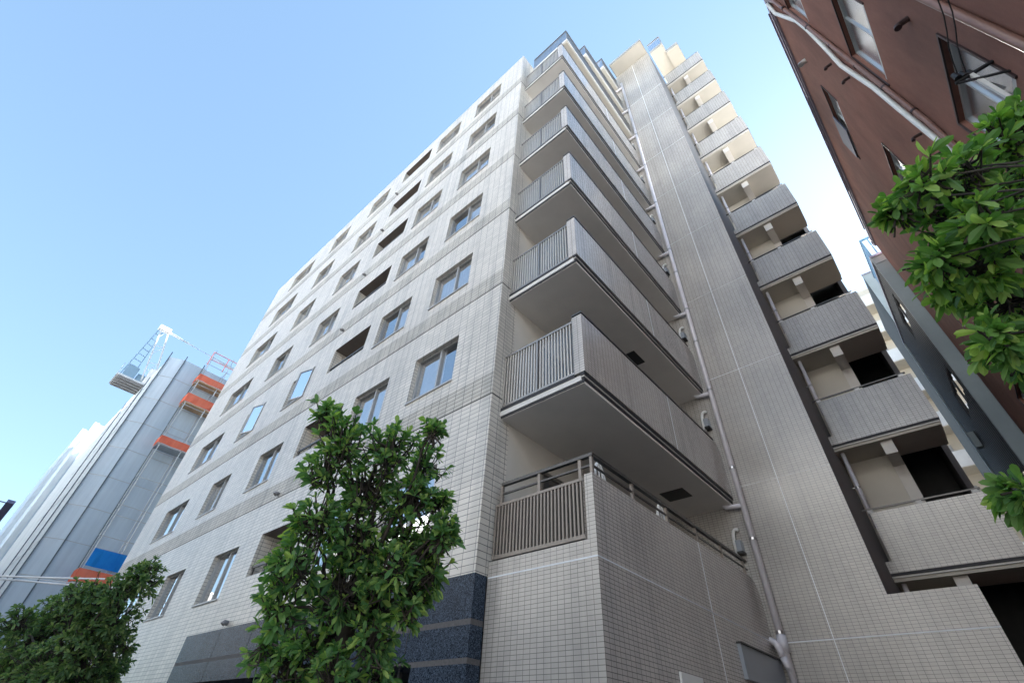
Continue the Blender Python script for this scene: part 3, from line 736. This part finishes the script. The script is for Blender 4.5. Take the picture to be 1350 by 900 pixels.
# casement shutter leaf open on the small upper window
MB().box(X - .05, X - .022, 9.72, 10.72, 14.52, 15.43).build('window_shutter', plain('slate_blue_shutter', (0.07, 0.08, 0.13), 0.5), BR)
wp = [(17.45, 6.72), (16.9, 6.85), (16.0, 6.66), (14.9, 6.42), (14.2, 6.42), (13.3, 6.58), (12.6, 6.74), (11.8, 6.66), (11.1, 6.58), (10.2, 6.60), (9.3, 6.60), (8.4, 6.60), (6, 6.6), (3, 6.6)]
MB().tube([(X - .07, y, z) for z, y in wp], .045, 10).build('white_pipe', 'white_pipe', BR, smooth=True)
bp = [(17.45, 6.62), (16.6, 6.42), (15.0, 6.38), (12, 6.36), (9.2, 6.38), (8.5, 6.46), (3, 6.46)]
o = MB().tube([(X - .05, y, z) for z, y in bp], .04, 10).build('brown_pipe', 'brown_pipe', BR, smooth=True)
for z in (15.8, 14.2, 12.9, 11.7, 10.6, 9.6): MB().tube([(X - .05, 6.38, z - .025), (X - .05, 6.38, z + .025)], .052, 10).build('pipe_clamp', 'brown_dark', o)
MB().tube([(X - .05, 4.0, 17.4), (X - .05, 4.0, 0)], .045, 10).build('brown_pipe', 'brown_pipe', BR, smooth=True)
for y, z, r in ((8.12, 16.1, .07), (7.2, 13.65, .035), (7.13, 12.65, .032), (4.55, 9.07, .042), (7.0, 9.75, .028), (7.1, 9.2, .03)):
    MB().tube([(X, y, z), (X - .09, y, z), (X - .13, y, z - .02), (X - .14, y, z - .06)], [r, r, r * 1.05, r * 1.05], 10).build('vent_cap', 'brown_dark' if r < .07 else 'silver', BR)
c = MB(); c.box(X - .08, X + .2, 3.25, 17.56, BZ, BZ + .16); c.box(X - .05, X, 3.3, 17.52, BZ - .12, BZ - .001)
c.build('roof_edge', 'flash', BR)
c = MB()
for a in range(48): c.box(X - .12, X - .081, 10.1 + a * .09, 10.14 + a * .09, BZ + .02, BZ + .20)
c.box(X - .14, X - .10, 7.0, 16.5, BZ - .02, BZ + .019)
c.build('gutter', 'flash', BR)
BR.rotation_euler = (0, 0, R_(-1.65))
# service bracket with insulators and twin cables
ib = empty('service_bracket', (2.55, 4.5, 7.2), 'black insulator bracket with white bars holding the service cables on the brown wall', 'cable bracket')
m = MB(); m.beam((2.56, 4.5, 7.30), (2.20, 4.5, 7.28), .03); m.beam((2.56, 4.5, 7.0), (2.22, 4.5, 7.26), .02); m.build('arm', 'black', ib)
m = MB()
for a in range(3): m.tube([(2.24 + a * .06, 4.47 + a * .03, 7.30), (2.24 + a * .06, 4.47 + a * .03, 7.40)], [.035, .025], 8)
m.build('insulator', 'black', ib)
m = MB(); m.beam((2.34, 4.5, 7.28), (2.40, 4.62, 6.55), .035)
for a in range(4): m.beam((2.36 + a * .01, 4.53 + a * .03, 7.12 - a * .17), (2.52, 4.75 + a * .03, 7.12 - a * .17), .025)
m.build('white_bar', 'white_pipe', ib)
for a in (0, 1):
    p0 = Vector((2.26 + a * .07, 4.48 + a * .03, 7.38)); p1 = Vector((2.2 + a * .08, -6.0, 9.2))
    pts = []
    for i in range(60):
        t = i / 59; p = p0.lerp(p1, t); p.z -= 1.2 * 4 * t * (1 - t) * .2; ph = i * 1.6
        pts.append(p + Vector((.010 * math.cos(ph), 0, .010 * math.sin(ph))))
    tag(MB().tube(pts, .0065, 5).build('service_cable', 'cable_dark'), ['twisted black service cable running up from the wall bracket, left of the pair', 'twisted black service cable running up from the wall bracket, right of the pair'][a], 'cable', 'twisted cables at the brown wall')

# ================================================================== grey clad building behind it
XG, YG, ZG = 2.60, 17.9, 17.2
GB = empty('grey_building', (XG, YG, 0), 'grey metal clad building with slit windows squeezed behind the brown one', 'building')
gwh = [(18.7, 21.0, 15.0, 16.0), (18.8, 21.2, 11.3, 12.4), (18.8, 21.0, 7.6, 8.7)]
g = MB()
hole_wall(g, [YG, 24.6], [0, ZG], gwh, lambda a, b, c, d: g.face((XG, a, c), (XG, b, c), (XG, b, d), (XG, a, d)))
g.face((XG, 24.6, 0), (9, 24.6, 0), (9, 24.6, ZG), (XG, 24.6, ZG)); g.face((XG, YG, ZG), (9, YG, ZG), (9, 24.6, ZG), (XG, 24.6, ZG))
sr = MB()
for k in range(20):
    y = YG + .12 + k * .33
    for z0, z1 in ((0, 7.6), (8.7, 11.3), (12.4, 15.0), (16.0, ZG)) if any(h[0] < y < h[1] for h in gwh) else ((0, ZG),): sr.box(XG - .015, XG - .001, y, y + .10, z0, z1 - .002)
g.build('side_wall', 'grey_clad', GB)
sr.build('siding_rib', 'black', GB)
g = MB(); g.face((XG, YG, 0), (9, YG, 0), (9, YG, ZG), (XG, YG, ZG))
for k in range(6): x = XG + .08 + k * .085; g.box(x, x + .012, YG - .01, YG - .001, 0, ZG - .4)
g.box(XG - .02, 3.2, YG - .03, YG - .012, ZG - .38, ZG - .36)
g.build('front_wall', 'pale_clad', GB)
g = MB(); g.box(XG - .06, 9, YG - .05, YG + .1, ZG, ZG + .1); g.box(XG - .06, XG + .1, YG + .1, 24.6, ZG, ZG + .1)
g.build('roof_flashing', 'flash', GB)
MB().box(XG - .05, XG - .0015, YG - .02, YG + .10, 0, ZG - .001).build('corner_trim', 'pale_clad', GB)
MB().box(XG - .06, XG - .0015, 24.4, 24.62, 0, ZG - .001).build('corner_trim', 'pale_clad', GB)
for y0, y1, z0, z1 in gwh:
    f = MB(); x = XG + .02
    f.box(x, x + .05, y0, y1, z0, z0 + .06); f.box(x, x + .05, y0, y1, z1 - .06, z1); f.box(x, x + .05, y0, y0 + .06, z0 + .06, z1 - .06); f.box(x, x + .05, y1 - .06, y1, z0 + .06, z1 - .06); f.box(x, x + .05, (y0 + y1) / 2 - .04, (y0 + y1) / 2 + .04, z0 + .06, z1 - .06)
    w_ = f.build('window', 'black', GB)
    p = MB(); p.face((x + .03, y0, z0), (x + .03, y1, z0), (x + .03, y1, z1), (x + .03, y0, z1)); p.build('pane', 'glass', w_)
    MB().box(XG + .5, XG + .55, y0 - .3, y1 + .3, z0 - .3, z1 + .3).build('room_lining', 'dark', w_)
r = MB()
for a in range(4): r.box(2.62 + a * .22, 2.66 + a * .22, YG + .05, YG + .08, ZG + .1, ZG + 1.15)
r.box(2.60, 3.6, YG + .04, YG + .09, ZG + 1.15, ZG + 1.22); r.box(2.60, 2.65, YG + .09, 20.5, ZG + 1.15, ZG + 1.22)
for a in range(12): r.box(2.61, 2.64, YG + .2 + a * .2, YG + .23 + a * .2, ZG + .1, ZG + 1.15)
r.build('roof_railing', plain('blue_grey_railing', (0.12, 0.24, 0.36), 0.4), GB)
MB().box(XG - .20, XG - .013, 22.6, 22.85, 10.9, 11.5).build('wall_box', 'pale_clad', GB)
# smooth annex and white apartments farther back
AN = empty('annex_building', (3.02, 27, 0), 'smooth blue-grey building with a sharp corner beyond the grey clad one', 'building')
a = MB(); a.face((3.02, 27, 0), (3.02, 27, 24.2), (3.02, 33, 24.2), (3.02, 33, 0)); a.face((3.02, 27, 24.2), (12, 27, 24.2), (12, 33, 24.2), (3.02, 33, 24.2)); a.face((3.02, 33, 0), (3.02, 33, 24.2), (12, 33, 24.2), (12, 33, 0)); a.build('side_wall', 'annex', AN)
MB().face((3.02, 27, 0), (12, 27, 0), (12, 27, 24.2), (3.02, 27, 24.2)).build('front_wall', 'pale_clad', AN)
MB().box(2.99, 12, 26.97, 27.05, 24.201, 24.3).build('roof_edge', 'flash', AN)
WB = empty('white_apartment_building', (4, 40, 0), 'white apartment house with banded balconies far behind the stair tower', 'apartment building')
MB().box(-1, 16, 41.2, 50, 0, 34.6).build('wall', 'cream_wall', WB)
for k in range(11):
    z = 2.2 + k * 2.95
    s = MB(); s.box(-1, 16, 39.8, 41.2, z, z + .18); bo = s.build('balcony', 'cream_wall', WB)
    MB().box(-1.02, 16, 39.76, 39.9, z + .05, z + 1.15).build('parapet', 'white_wall', bo)
    MB().box(.5, 3.2, 41.12, 41.21, z + .2, z + 2.2).build('glazing', 'frame', bo)
    MB().box(4.0, 6.8, 41.12, 41.21, z + .2, z + 2.2).build('glazing', 'frame', bo)

# ================================================================== building under construction on the left
ND = empty('unseen_sun_blocker', (-29, 30, 0), 'tall grey unseen block added behind the beige apartment block to shade the sheeted site', 'building')
MB().box(-38, -20, 22, 44, 0, 46).build('wall', 'mid_wall', ND)  # unseen block, added to keep the sun off the scaffold's side sheets
SB = empty('scaffolded_building', (-36, 3, 0), 'building under construction wrapped in grey-blue sheets, with orange nets on its scaffold', 'building site')
XS = -36.0; ZS = 22.0
s = MB(); s.face((XS, 3.3, 0), (XS, 14, 0), (XS, 14, ZS), (XS, 3.3, ZS)); s.face((XS, 3.3, ZS), (XS, 14, ZS), (-62, 14, ZS), (-62, 3.3, ZS))
s.build('side_sheeting', 'sheet', SB)
s = MB(); s.face((XS, 3.3, 0), (XS, 3.3, ZS), (-36.5, 2.42, ZS), (-36.5, 2.42, 0)); s.build('corner_sheeting', 'sheet_pale', SB)
s = MB(); s.face((-36.5, 2.42, 0), (-36.5, 2.42, ZS), (-62, 2.42, ZS), (-62, 2.42, 0)); s.build('street_sheeting', 'sheet_lit', SB)
MB().box(-61.5, -37.0, 3.6, 13.5, 0, 21.6).build('unseen_core', 'return', SB)  # unseen core box added to stop sun backlighting the street sheets
s = MB()
for y in (3.3, 4.55): s.beam((XS + .04, y, 0), (XS + .04, y, ZS + .3), .06)
s.beam((-36.46, 2.38, 0), (-36.46, 2.38, ZS + .4), .06)
for x in (-40.5, -46): s.beam((x, 2.38, 0), (x, 2.38, ZS), .06)
s.build('sheet_seam', 'scaf_dark', SB)
for k in range(1, 12):
    z = k * 1.85
    s = MB(); s.box(XS + .001, XS + .02, 3.34, 9, z - .015, z + .015); s.beam((XS - .01, 3.28, z), (-36.49, 2.40, z), .03)
    if k % 2: s.box(-50, -36.6, 2.40, 2.418, z - .02, z + .02)
    s.build('sheet_tie_line', 'scaf_pipe', SB)
xs = XS + 1.1
for y in (4.6, 5.9, 7.2):
    MB().tube([(xs, y, 0), (xs, y, ZS + 1.2)], .03, 6).build('scaffold_standard', 'scaf_pipe', SB)
    MB().tube([(XS + .1, y, 0), (XS + .1, y, ZS)], .025, 6).build('scaffold_standard', 'scaf_pipe', SB)
s = MB()
for k in range(13):
    z = .9 + k * 1.75
    s.tube([(xs, 4.4, z), (xs, 9, z)], .022, 6)
    for y in (4.6, 5.9): s.tube([(XS, y, z), (xs, y, z)], .022, 6)
s.build('scaffold_ledger', 'scaf_pipe', SB)
for z, h in ((20.45, .5), (18.65, .65), (15.45, .5), (7.3, .65)):
    n = MB(); x = xs + .05; m = 12
    for a in range(m):
        y0 = 4.45 + 4.5 * a / m; y1 = 4.45 + 4.5 * (a + 1) / m; w0 = .05 * math.sin(a * 2.1); w1 = .05 * math.sin((a + 1) * 2.1)
        n.face((x + w0, y0, z), (x + w1, y1, z), (x + w1 * .3, y1, z + h), (x + w0 * .3, y0, z + h))
    n.face((XS + .1, 4.45, z), (x, 4.45, z), (x, 4.45, z + h), (XS + .1, 4.45, z + h))
    n.build('safety_net', 'orange', SB)
    d = MB(); d.box(XS + .1, xs, 4.5, 9, z - .08, z - .01); d.build('scaffold_deck', 'wood' if z > 18 else 'scaf_pipe', SB)
n = MB()
for a in range(10):
    y0 = 4.6 + 2.2 * a / 10; y1 = 4.6 + 2.2 * (a + 1) / 10
    n.face((xs + .06 + .04 * math.sin(a * 2.3), y0, 8.1), (xs + .06 + .04 * math.sin((a + 1) * 2.3), y1, 8.1), (xs + .06, y1, 9.0), (xs + .06, y0, 9.0))
n.build('tarpaulin', 'blue', SB)
g = MB()
for y in (4.5, 5.6, 6.7): g.tube([(xs, y, ZS - .2), (xs, y, ZS + 1.0)], .03, 6)
for z in (ZS + .35, ZS + 1.0): g.tube([(xs, 4.5, z), (xs, 9, z)], .03, 6)
g.build('guard_rail', plain('red_guard_rail', (0.70, 0.20, 0.16), 0.5), SB)
# two farther sheeted blocks
for n, (x0, y0, z1, lab) in enumerate(((-68, 1.55, 27.0, 'thin slate-blue tower edge at the far left behind the scaffolded building'), (-60, 1.9, 25.0, 'pale blue block between the sheeted site and the far left tower'))):
    e = empty('distant_building', (x0, y0, 0), lab, 'building')
    MB().box(x0 - 18, x0, y0, 14, 0, z1).build('wall', 'sheet' if n == 0 else 'sheet_pale', e)
    MB().box(x0 - .9, x0 + .03, y0 - .03, y0 + .4, 0, z1 + .1).build('corner_strip', 'sheet_lit', e)

# crane on its roof
CR = empty('tower_crane', (-42, 1.7, 22), 'white climbing crane with laddered back mast on top of the sheeted building', 'crane')
cx, cy, cz = -42.0, 1.7, 22.0
m = MB(); m.box(cx - 1.6, cx + .4, cy - 1.2, cy + 1.9, cz - .24, cz - .10); m.build('machinery_deck', 'crane_grey', CR)
for i in range(5): MB().beam((cx - 1.5 + i * .45, cy - 1.1, cz - .30), (cx - 1.5 + i * .45, cy + 1.8, cz - .30), .07, .1).build('deck_beam', 'return', CR)
m = MB()
for zz in (.35, .8): m.tube([(cx - 1.58, cy + 1.8, cz + zz), (cx - 1.58, cy - 1.15, cz + zz), (cx + .38, cy - 1.15, cz + zz)], .02, 5)
for i in range(6): m.tube([(cx - 1.58, cy - 1.15 + i * .58, cz - .1), (cx - 1.58, cy - 1.15 + i * .58, cz + .8)], .02, 5)
m.build('deck_rail', 'crane_grey', CR)
m = MB(); m.box(cx - 1.2, cx - .1, cy - .9, cy - .1, cz - .10, cz + 1.1); m.box(cx - 1.3, cx - .3, cy + .0, cy + .5, cz - .10, cz + .8); m.build('winch_housing', 'crane_blue', CR)
m = MB(); m.box(cx - .5, cx + .4, cy + .5, cy + 1.2, cz - .10, cz + 1.3); m.build('cab', 'crane', CR)
m = MB(); m.box(cx - .5, cx + .3, 2.6, 3.4, 19.5, cz - .36); m.build('mast', 'crane', CR)
top = Vector((cx, cy - .35, cz + 5.1))
m = MB(); m.beam((cx - .1, cy + .4, cz + .2), top + Vector((0, -.25, 0)), .10); m.beam((cx - .1, cy + 1.1, cz + .6), top + Vector((0, .3, 0)), .11); 
for i in range(6):
    a_ = Vector((cx - .1, cy + .4, cz + .2)).lerp(top + Vector((0, -.25, 0)), i / 6); b_ = Vector((cx - .1, cy + 1.1, cz + .6)).lerp(top + Vector((0, .3, 0)), (i + (1 if i % 2 else 0)) / 6)
    m.beam(a_, b_, .035)
m.build('mast_leg', 'crane_grey', CR)
m = MB()
a0, a1 = Vector((cx - .4, cy - 1.0, cz + .2)), Vector((cx - .4, cy - .25, cz + .2)); t0_, t1_ = top + Vector((0, -.35, -.1)), top + Vector((0, -.05, -.3))
m.beam(a0, t0_, .07); m.beam(a1, t1_, .07)
for i in range(1, 9): t_ = i / 9; m.beam(a0.lerp(t0_, t_), a1.lerp(t1_, t_), .05)
m.build('back_ladder', 'crane_blue', CR)
m = MB(); m.box(cx - .2, cx + .25, top.y - .45, top.y + .4, top.z - .15, top.z + .2); m.build('mast_head', 'crane', CR)
m = MB()
for i in range(6): m.tube([top + Vector((0, .2 + i * .03, .1 - i * .05)), Vector((cx, cy + 10 + i * .05, cz + 4.1 + i * .12))], .022, 4)
m.build('boom_rope', 'rope', CR)

# ================================================================== street cables and the lamp at the left edge
for n, (a, b, r, lab) in enumerate((((-28.4, 1.31), (-26.6, 3.95), .035, 'thick white overhead cable nearest the treetop at left, upper one'),
                               ((-28.2, .9), (-26.9, 2.4), .035, 'thick white overhead cable crossing below the upper thick one'),
                               ((-29.5, 1.9), (-27.6, 5), .012, 'thin pale overhead wire above the thick white cables'),
                               ((-28.3, 1.1), (-27.0, 3.6), .012, 'thin pale overhead wire running between the two thick cables'))):
    a, b = Vector(a), Vector(b); d = (b - a); z = 6.0 if n < 2 else (6.4 if n == 2 else 6.0)
    p0 = a - d * 4; p1 = b + d * 1.2; z0 = 6.0 + (.35 if n == 2 else 0)
    pts = [Vector((*(p0.lerp(p1, i / 16)), z0 - .25 * math.sin(math.pi * i / 16))) for i in range(17)]
    tag(MB().tube(pts, r, 6).build('overhead_cable', 'cable'), lab, 'cable', 'overhead cables at left')
SL = empty('street_lamp', (-19.2, -1.0, 0), 'violet-grey street lamp arm poking in at the left edge of the picture', 'street lamp')
p = at(15, 661, 16); q2 = at(-14, 697, 16)
m = MB(); m.beam(q2, p, .22, .16); m.build('lamp_head', 'lamp', SL)
q3 = at(-60, 745, 16)
m = MB(); m.tube([q3, q2], .06, 8); m.tube([Vector((q3.x, q3.y, 0)), q3], [.11, .07], 8); m.build('pole', 'lamp', SL)
m = MB(); m.tube([at(-20, 655, 16), at(10, 663, 16)], .02, 5); m.build('stay', 'lamp', SL)

# ================================================================== buildings on the other side of the street (seen in the glass, and they return the sunlight)
MAT['pale_roof'] = plain('pale_flat_roof', (0.66, 0.66, 0.66), 0.8)
MAT['pale_render'] = plain('pale_rendered_wall', (0.20, 0.195, 0.19), 0.8, 0, 0.1, 3)
for n, (x0, x1, y, h, lab) in enumerate(((-75, -31, -14.5, 15, 'dark rendered block across the street, opposite the sheeted building site'), (-30, -8, -14, 16, 'dark rendered block across the street, opposite the granite entrance'), (-7, 12, -14.4, 15, 'dark rendered block across the street, opposite the stair tower'), (13, 50, -14, 15.5, 'dark rendered block across the street, opposite the brown building'))):
    e = empty('opposite_building', ((x0 + x1) / 2, y, 0), lab, 'building')
    hh = []
    nx = int((x1 - x0) / 3)
    for i in range(nx):
        for k in range(4):
            u = x0 + .7 + i * (x1 - x0) / nx; hh.append((u, u + 1.5, 4.0 + k * 2.7, 5.3 + k * 2.7))
    m = MB(); hole_wall(m, [x0, x1], [0, h], hh, lambda a, b, c, d: m.face((a, y, c), (a, y, d), (b, y, d), (b, y, c)))
    m.box(x0, x1, y - 60, y - .3, 0, h); m.build('wall', 'pale_render', e)
    MB().box(x0, x1, y - 60, y + .05, h + .001, h + .2).build('roof', 'pale_roof', e)
    MB().box(x0 + .5, x1 - .5, y - 58, y - 16, h + .2, h + 11).build('bounce_tier', 'mid_wall', e)  # unseen upper tier added to bounce sunlight onto the higher floors opposite
    m = MB()
    for a, b, c, d in hh: m.face((a, y - .1, c), (a, y - .1, d), (b, y - .1, d), (b, y - .1, c))
    m.build('glazing', 'steelpanel', e)

# ================================================================== street trees
def leaf(mb, base, axis, side, L, W, droop):
    """pointed leaf folded along the midrib"""
    up = axis.cross(side).normalized()
    if up.z < 0: up = -up
    P = []
    for t, wv in ((0.0, .06), (.28, .62), (.62, 1.0), (.86, .74), (1.0, .0)):
        c = base + axis * (L * t) - Vector((0, 0, 1)) * (droop * L * t * t)
        P.append((c, c + side * (W * .5 * wv) + up * (W * .16 * wv), c - side * (W * .5 * wv) + up * (W * .16 * wv)))
    i = len(mb.v)
    for c, a, b in P[:-1]: mb.v += [tuple(a), tuple(c), tuple(b)]
    mb.v.append(tuple(P[-1][0]))
    for s_ in range(3):
        o = i + s_ * 3
        mb.f += [(o, o + 1, o + 4, o + 3), (o + 1, o + 2, o + 5, o + 4)]; mb.mi += [0, 0]
    o = i + 9; tip = i + 12
    mb.f += [(o, o + 1, tip), (o + 1, o + 2, tip)]; mb.mi += [0, 0]
def rosette(mb, tw, p, d, L, rnd, n):
    d = d.normalized()
    ref = Vector((rnd.uniform(-1, 1), rnd.uniform(-1, 1), rnd.uniform(-1, 1)))
    u = d.cross(ref).normalized(); v = d.cross(u)
    a0 = rnd.random() * 6.28
    for k in range(n):
        an = a0 + k * 2.4 + rnd.uniform(-.25, .25)
        rad = u * math.cos(an) + v * math.sin(an)
        el = R_(rnd.uniform(5, 58)) if k > 2 else R_(rnd.uniform(45, 80))
        ax = (rad * math.cos(el) + d * math.sin(el)).normalized()
        l = L * rnd.uniform(.45, 1.15)
        sd_ = ax.cross(d).normalized() if abs(ax.dot(d)) < .98 else u
        sd_ = (Matrix.Rotation(rnd.uniform(-.6, .6), 3, ax) @ sd_)
        leaf(mb, p - d * (rnd.uniform(0, .5) * L * .6), ax, sd_, l, l * rnd.uniform(.30, .44), rnd.uniform(.05, .35))
    if tw is not None: tw.tube([p - d * L * 1.5 - Vector((0, 0, L * .3)), p], [.006, .003], 4, False)
def tree(name, label, base, fork, clumps, L, per, leafmat, trunk_r, seed, up=.55, nleaf=(7, 11), limb=.30):
    rnd = random.Random(seed)
    T = empty(name, (base[0], base[1], 0), label, 'tree', 'evergreen street trees on the pavement')
    base, fork = Vector(base), Vector(fork)
    tr = MB(); mid = base.lerp(fork, .5) + Vector((.04, -.03, 0))
    tr.tube(bez(base, mid, fork, 7), [trunk_r * (1.25 - .06 * i) for i in range(8)], 10)
    tr.build('trunk', 'bark', T, smooth=True)
    fo = MB(); lm = MB()
    cs = [(Vector(c), r) for c, r in clumps]
    for c, r in cs:
        m = fork.lerp(c, .5) + Vector((rnd.uniform(-.1, .1), rnd.uniform(-.1, .1), -.12 * (c - fork).length))
        path = bez(fork + Vector((0, 0, -.1 * rnd.random())), m, c, 9)
        path = [path[0]] + [q + Vector((rnd.gauss(0, 1), rnd.gauss(0, 1), rnd.gauss(0, 1))) * .022 for q in path[1:-1]] + [path[-1]]
        lm.tube(path, [trunk_r * limb * (1 - .09 * i) + .004 for i in range(10)], 6)
        n = max(int(per * .22), int(per * (r / .28) ** 2))
        ctr = sum((q for q, _ in cs), Vector()) / len(cs)
        for _ in range(n):
            d = Vector((rnd.gauss(0, 1), rnd.gauss(0, 1), rnd.gauss(0, 1))).normalized()
            far = rnd.random() < .14
            p = c + d * r * (rnd.random() ** .35) * (rnd.uniform(1.15, 1.5) if far else rnd.uniform(.80, 1.12))
            out = d * .9 + (p - ctr).normalized() * .4 + Vector((0, 0, up)) + Vector((rnd.uniform(-.4, .4), rnd.uniform(-.4, .4), rnd.uniform(-.3, .3)))
            rosette(fo, lm, p, out, L, rnd, rnd.randint(*nleaf))
            if far or rnd.random() < .35: lm.tube([c, c.lerp(p, .6) + Vector((0, 0, -.03)), p], [.010, .006, .004], 4, False)
    lm.build('limb', 'bark', T, smooth=True)
    fo.build('foliage', leafmat, T)
    return T
rc = random.Random(11)
def clump(px, py, rpx, dep, sp=.3):
    d = dep + rc.uniform(-sp, sp); return (at(px, py, d), rpx * d / F_PX * .86)
cc = [clump(*a) for a in ((455,578,40,3.6),(515,590,42,3.6),(560,610,30,3.7),(428,620,34,3.5),(485,640,45,3.6),(545,655,40,3.6),(420,680,38,3.5),(475,700,50,3.55),
      (535,715,40,3.6),(562,740,26,3.7),(390,735,42,3.4),(450,775,48,3.5),(368,800,40,3.35),(425,840,52,3.4),(500,790,40,3.6),(490,845,42,3.5),(385,870,45,3.3),(345,850,26,3.3),(430,545,20,3.6),(572,565,13,3.6),(588,690,16,3.7),(440,895,45,3.4),(580,655,18,3.7),(585,705,20,3.7),(572,750,24,3.7),(555,778,22,3.7),(538,805,20,3.6),(505,880,28,3.5),(522,745,32,3.4),(545,765,26,3.4),(500,768,30,3.35),(565,715,22,3.5),(375,760,30,3.4))]
tree('street_tree', 'bushy dark evergreen tree in front of the tiled facade and its granite base', (-3.7, 2.35, 0), at(463, 800, 3.55), cc, .088, 105, 'leaf', .075, 5, .75, (6, 10), .24)
cr = [clump(*a) for a in ((1325,185,42,2.3),(1270,222,40,2.3),(1215,238,30,2.2),(1178,278,18,2.2),(1240,290,38,2.2),(1300,265,48,2.35),(1335,250,45,2.4),(1232,345,32,2.2),(1285,350,48,2.25),(1330,400,45,2.3),(1345,470,28,2.2),(1258,385,26,2.2),(1345,330,45,2.35),(1255,252,34,2.2),(1300,312,38,2.2),(1268,322,34,2.25),(1345,205,36,2.35),(1312,445,30,2.2),(1292,288,34,2.15),(1205,262,22,2.2),(1350,150,30,2.4),(1305,395,36,2.2),(1345,655,26,2.1),(1400,300,60,2.4),(1400,420,60,2.3),(1410,180,50,2.4))]
tree('street_tree', 'fresh green tree whose branches reach in from the right over the brown wall', (1.95, 1.15, 0), Vector((1.85, 1.5, 2.5)), cr, .094, 88, 'leaf_bright', .085, 9, .25, (6, 9), .05)
cl = [clump(*a, .6) for a in ((190,762,26,9),(160,775,24,9),(128,792,34,9),(92,808,38,9.2),(50,838,36,9.2),(25,820,26,9.4),(150,822,34,9),(110,860,48,9),(60,885,48,9),(10,870,36,9.3),(165,850,18,9),(150,880,22,9),(195,748,14,9),(105,785,22,9),(20,900,45,9),(110,905,45,9))]
tree('street_tree', 'dull green spreading tree at lower left before the sheeted building site', (-13.2, 2.2, 0), Vector((-13.2, 2.2, 2.5)), cl, .11, 62, 'leaf_far', .11, 21, .5)
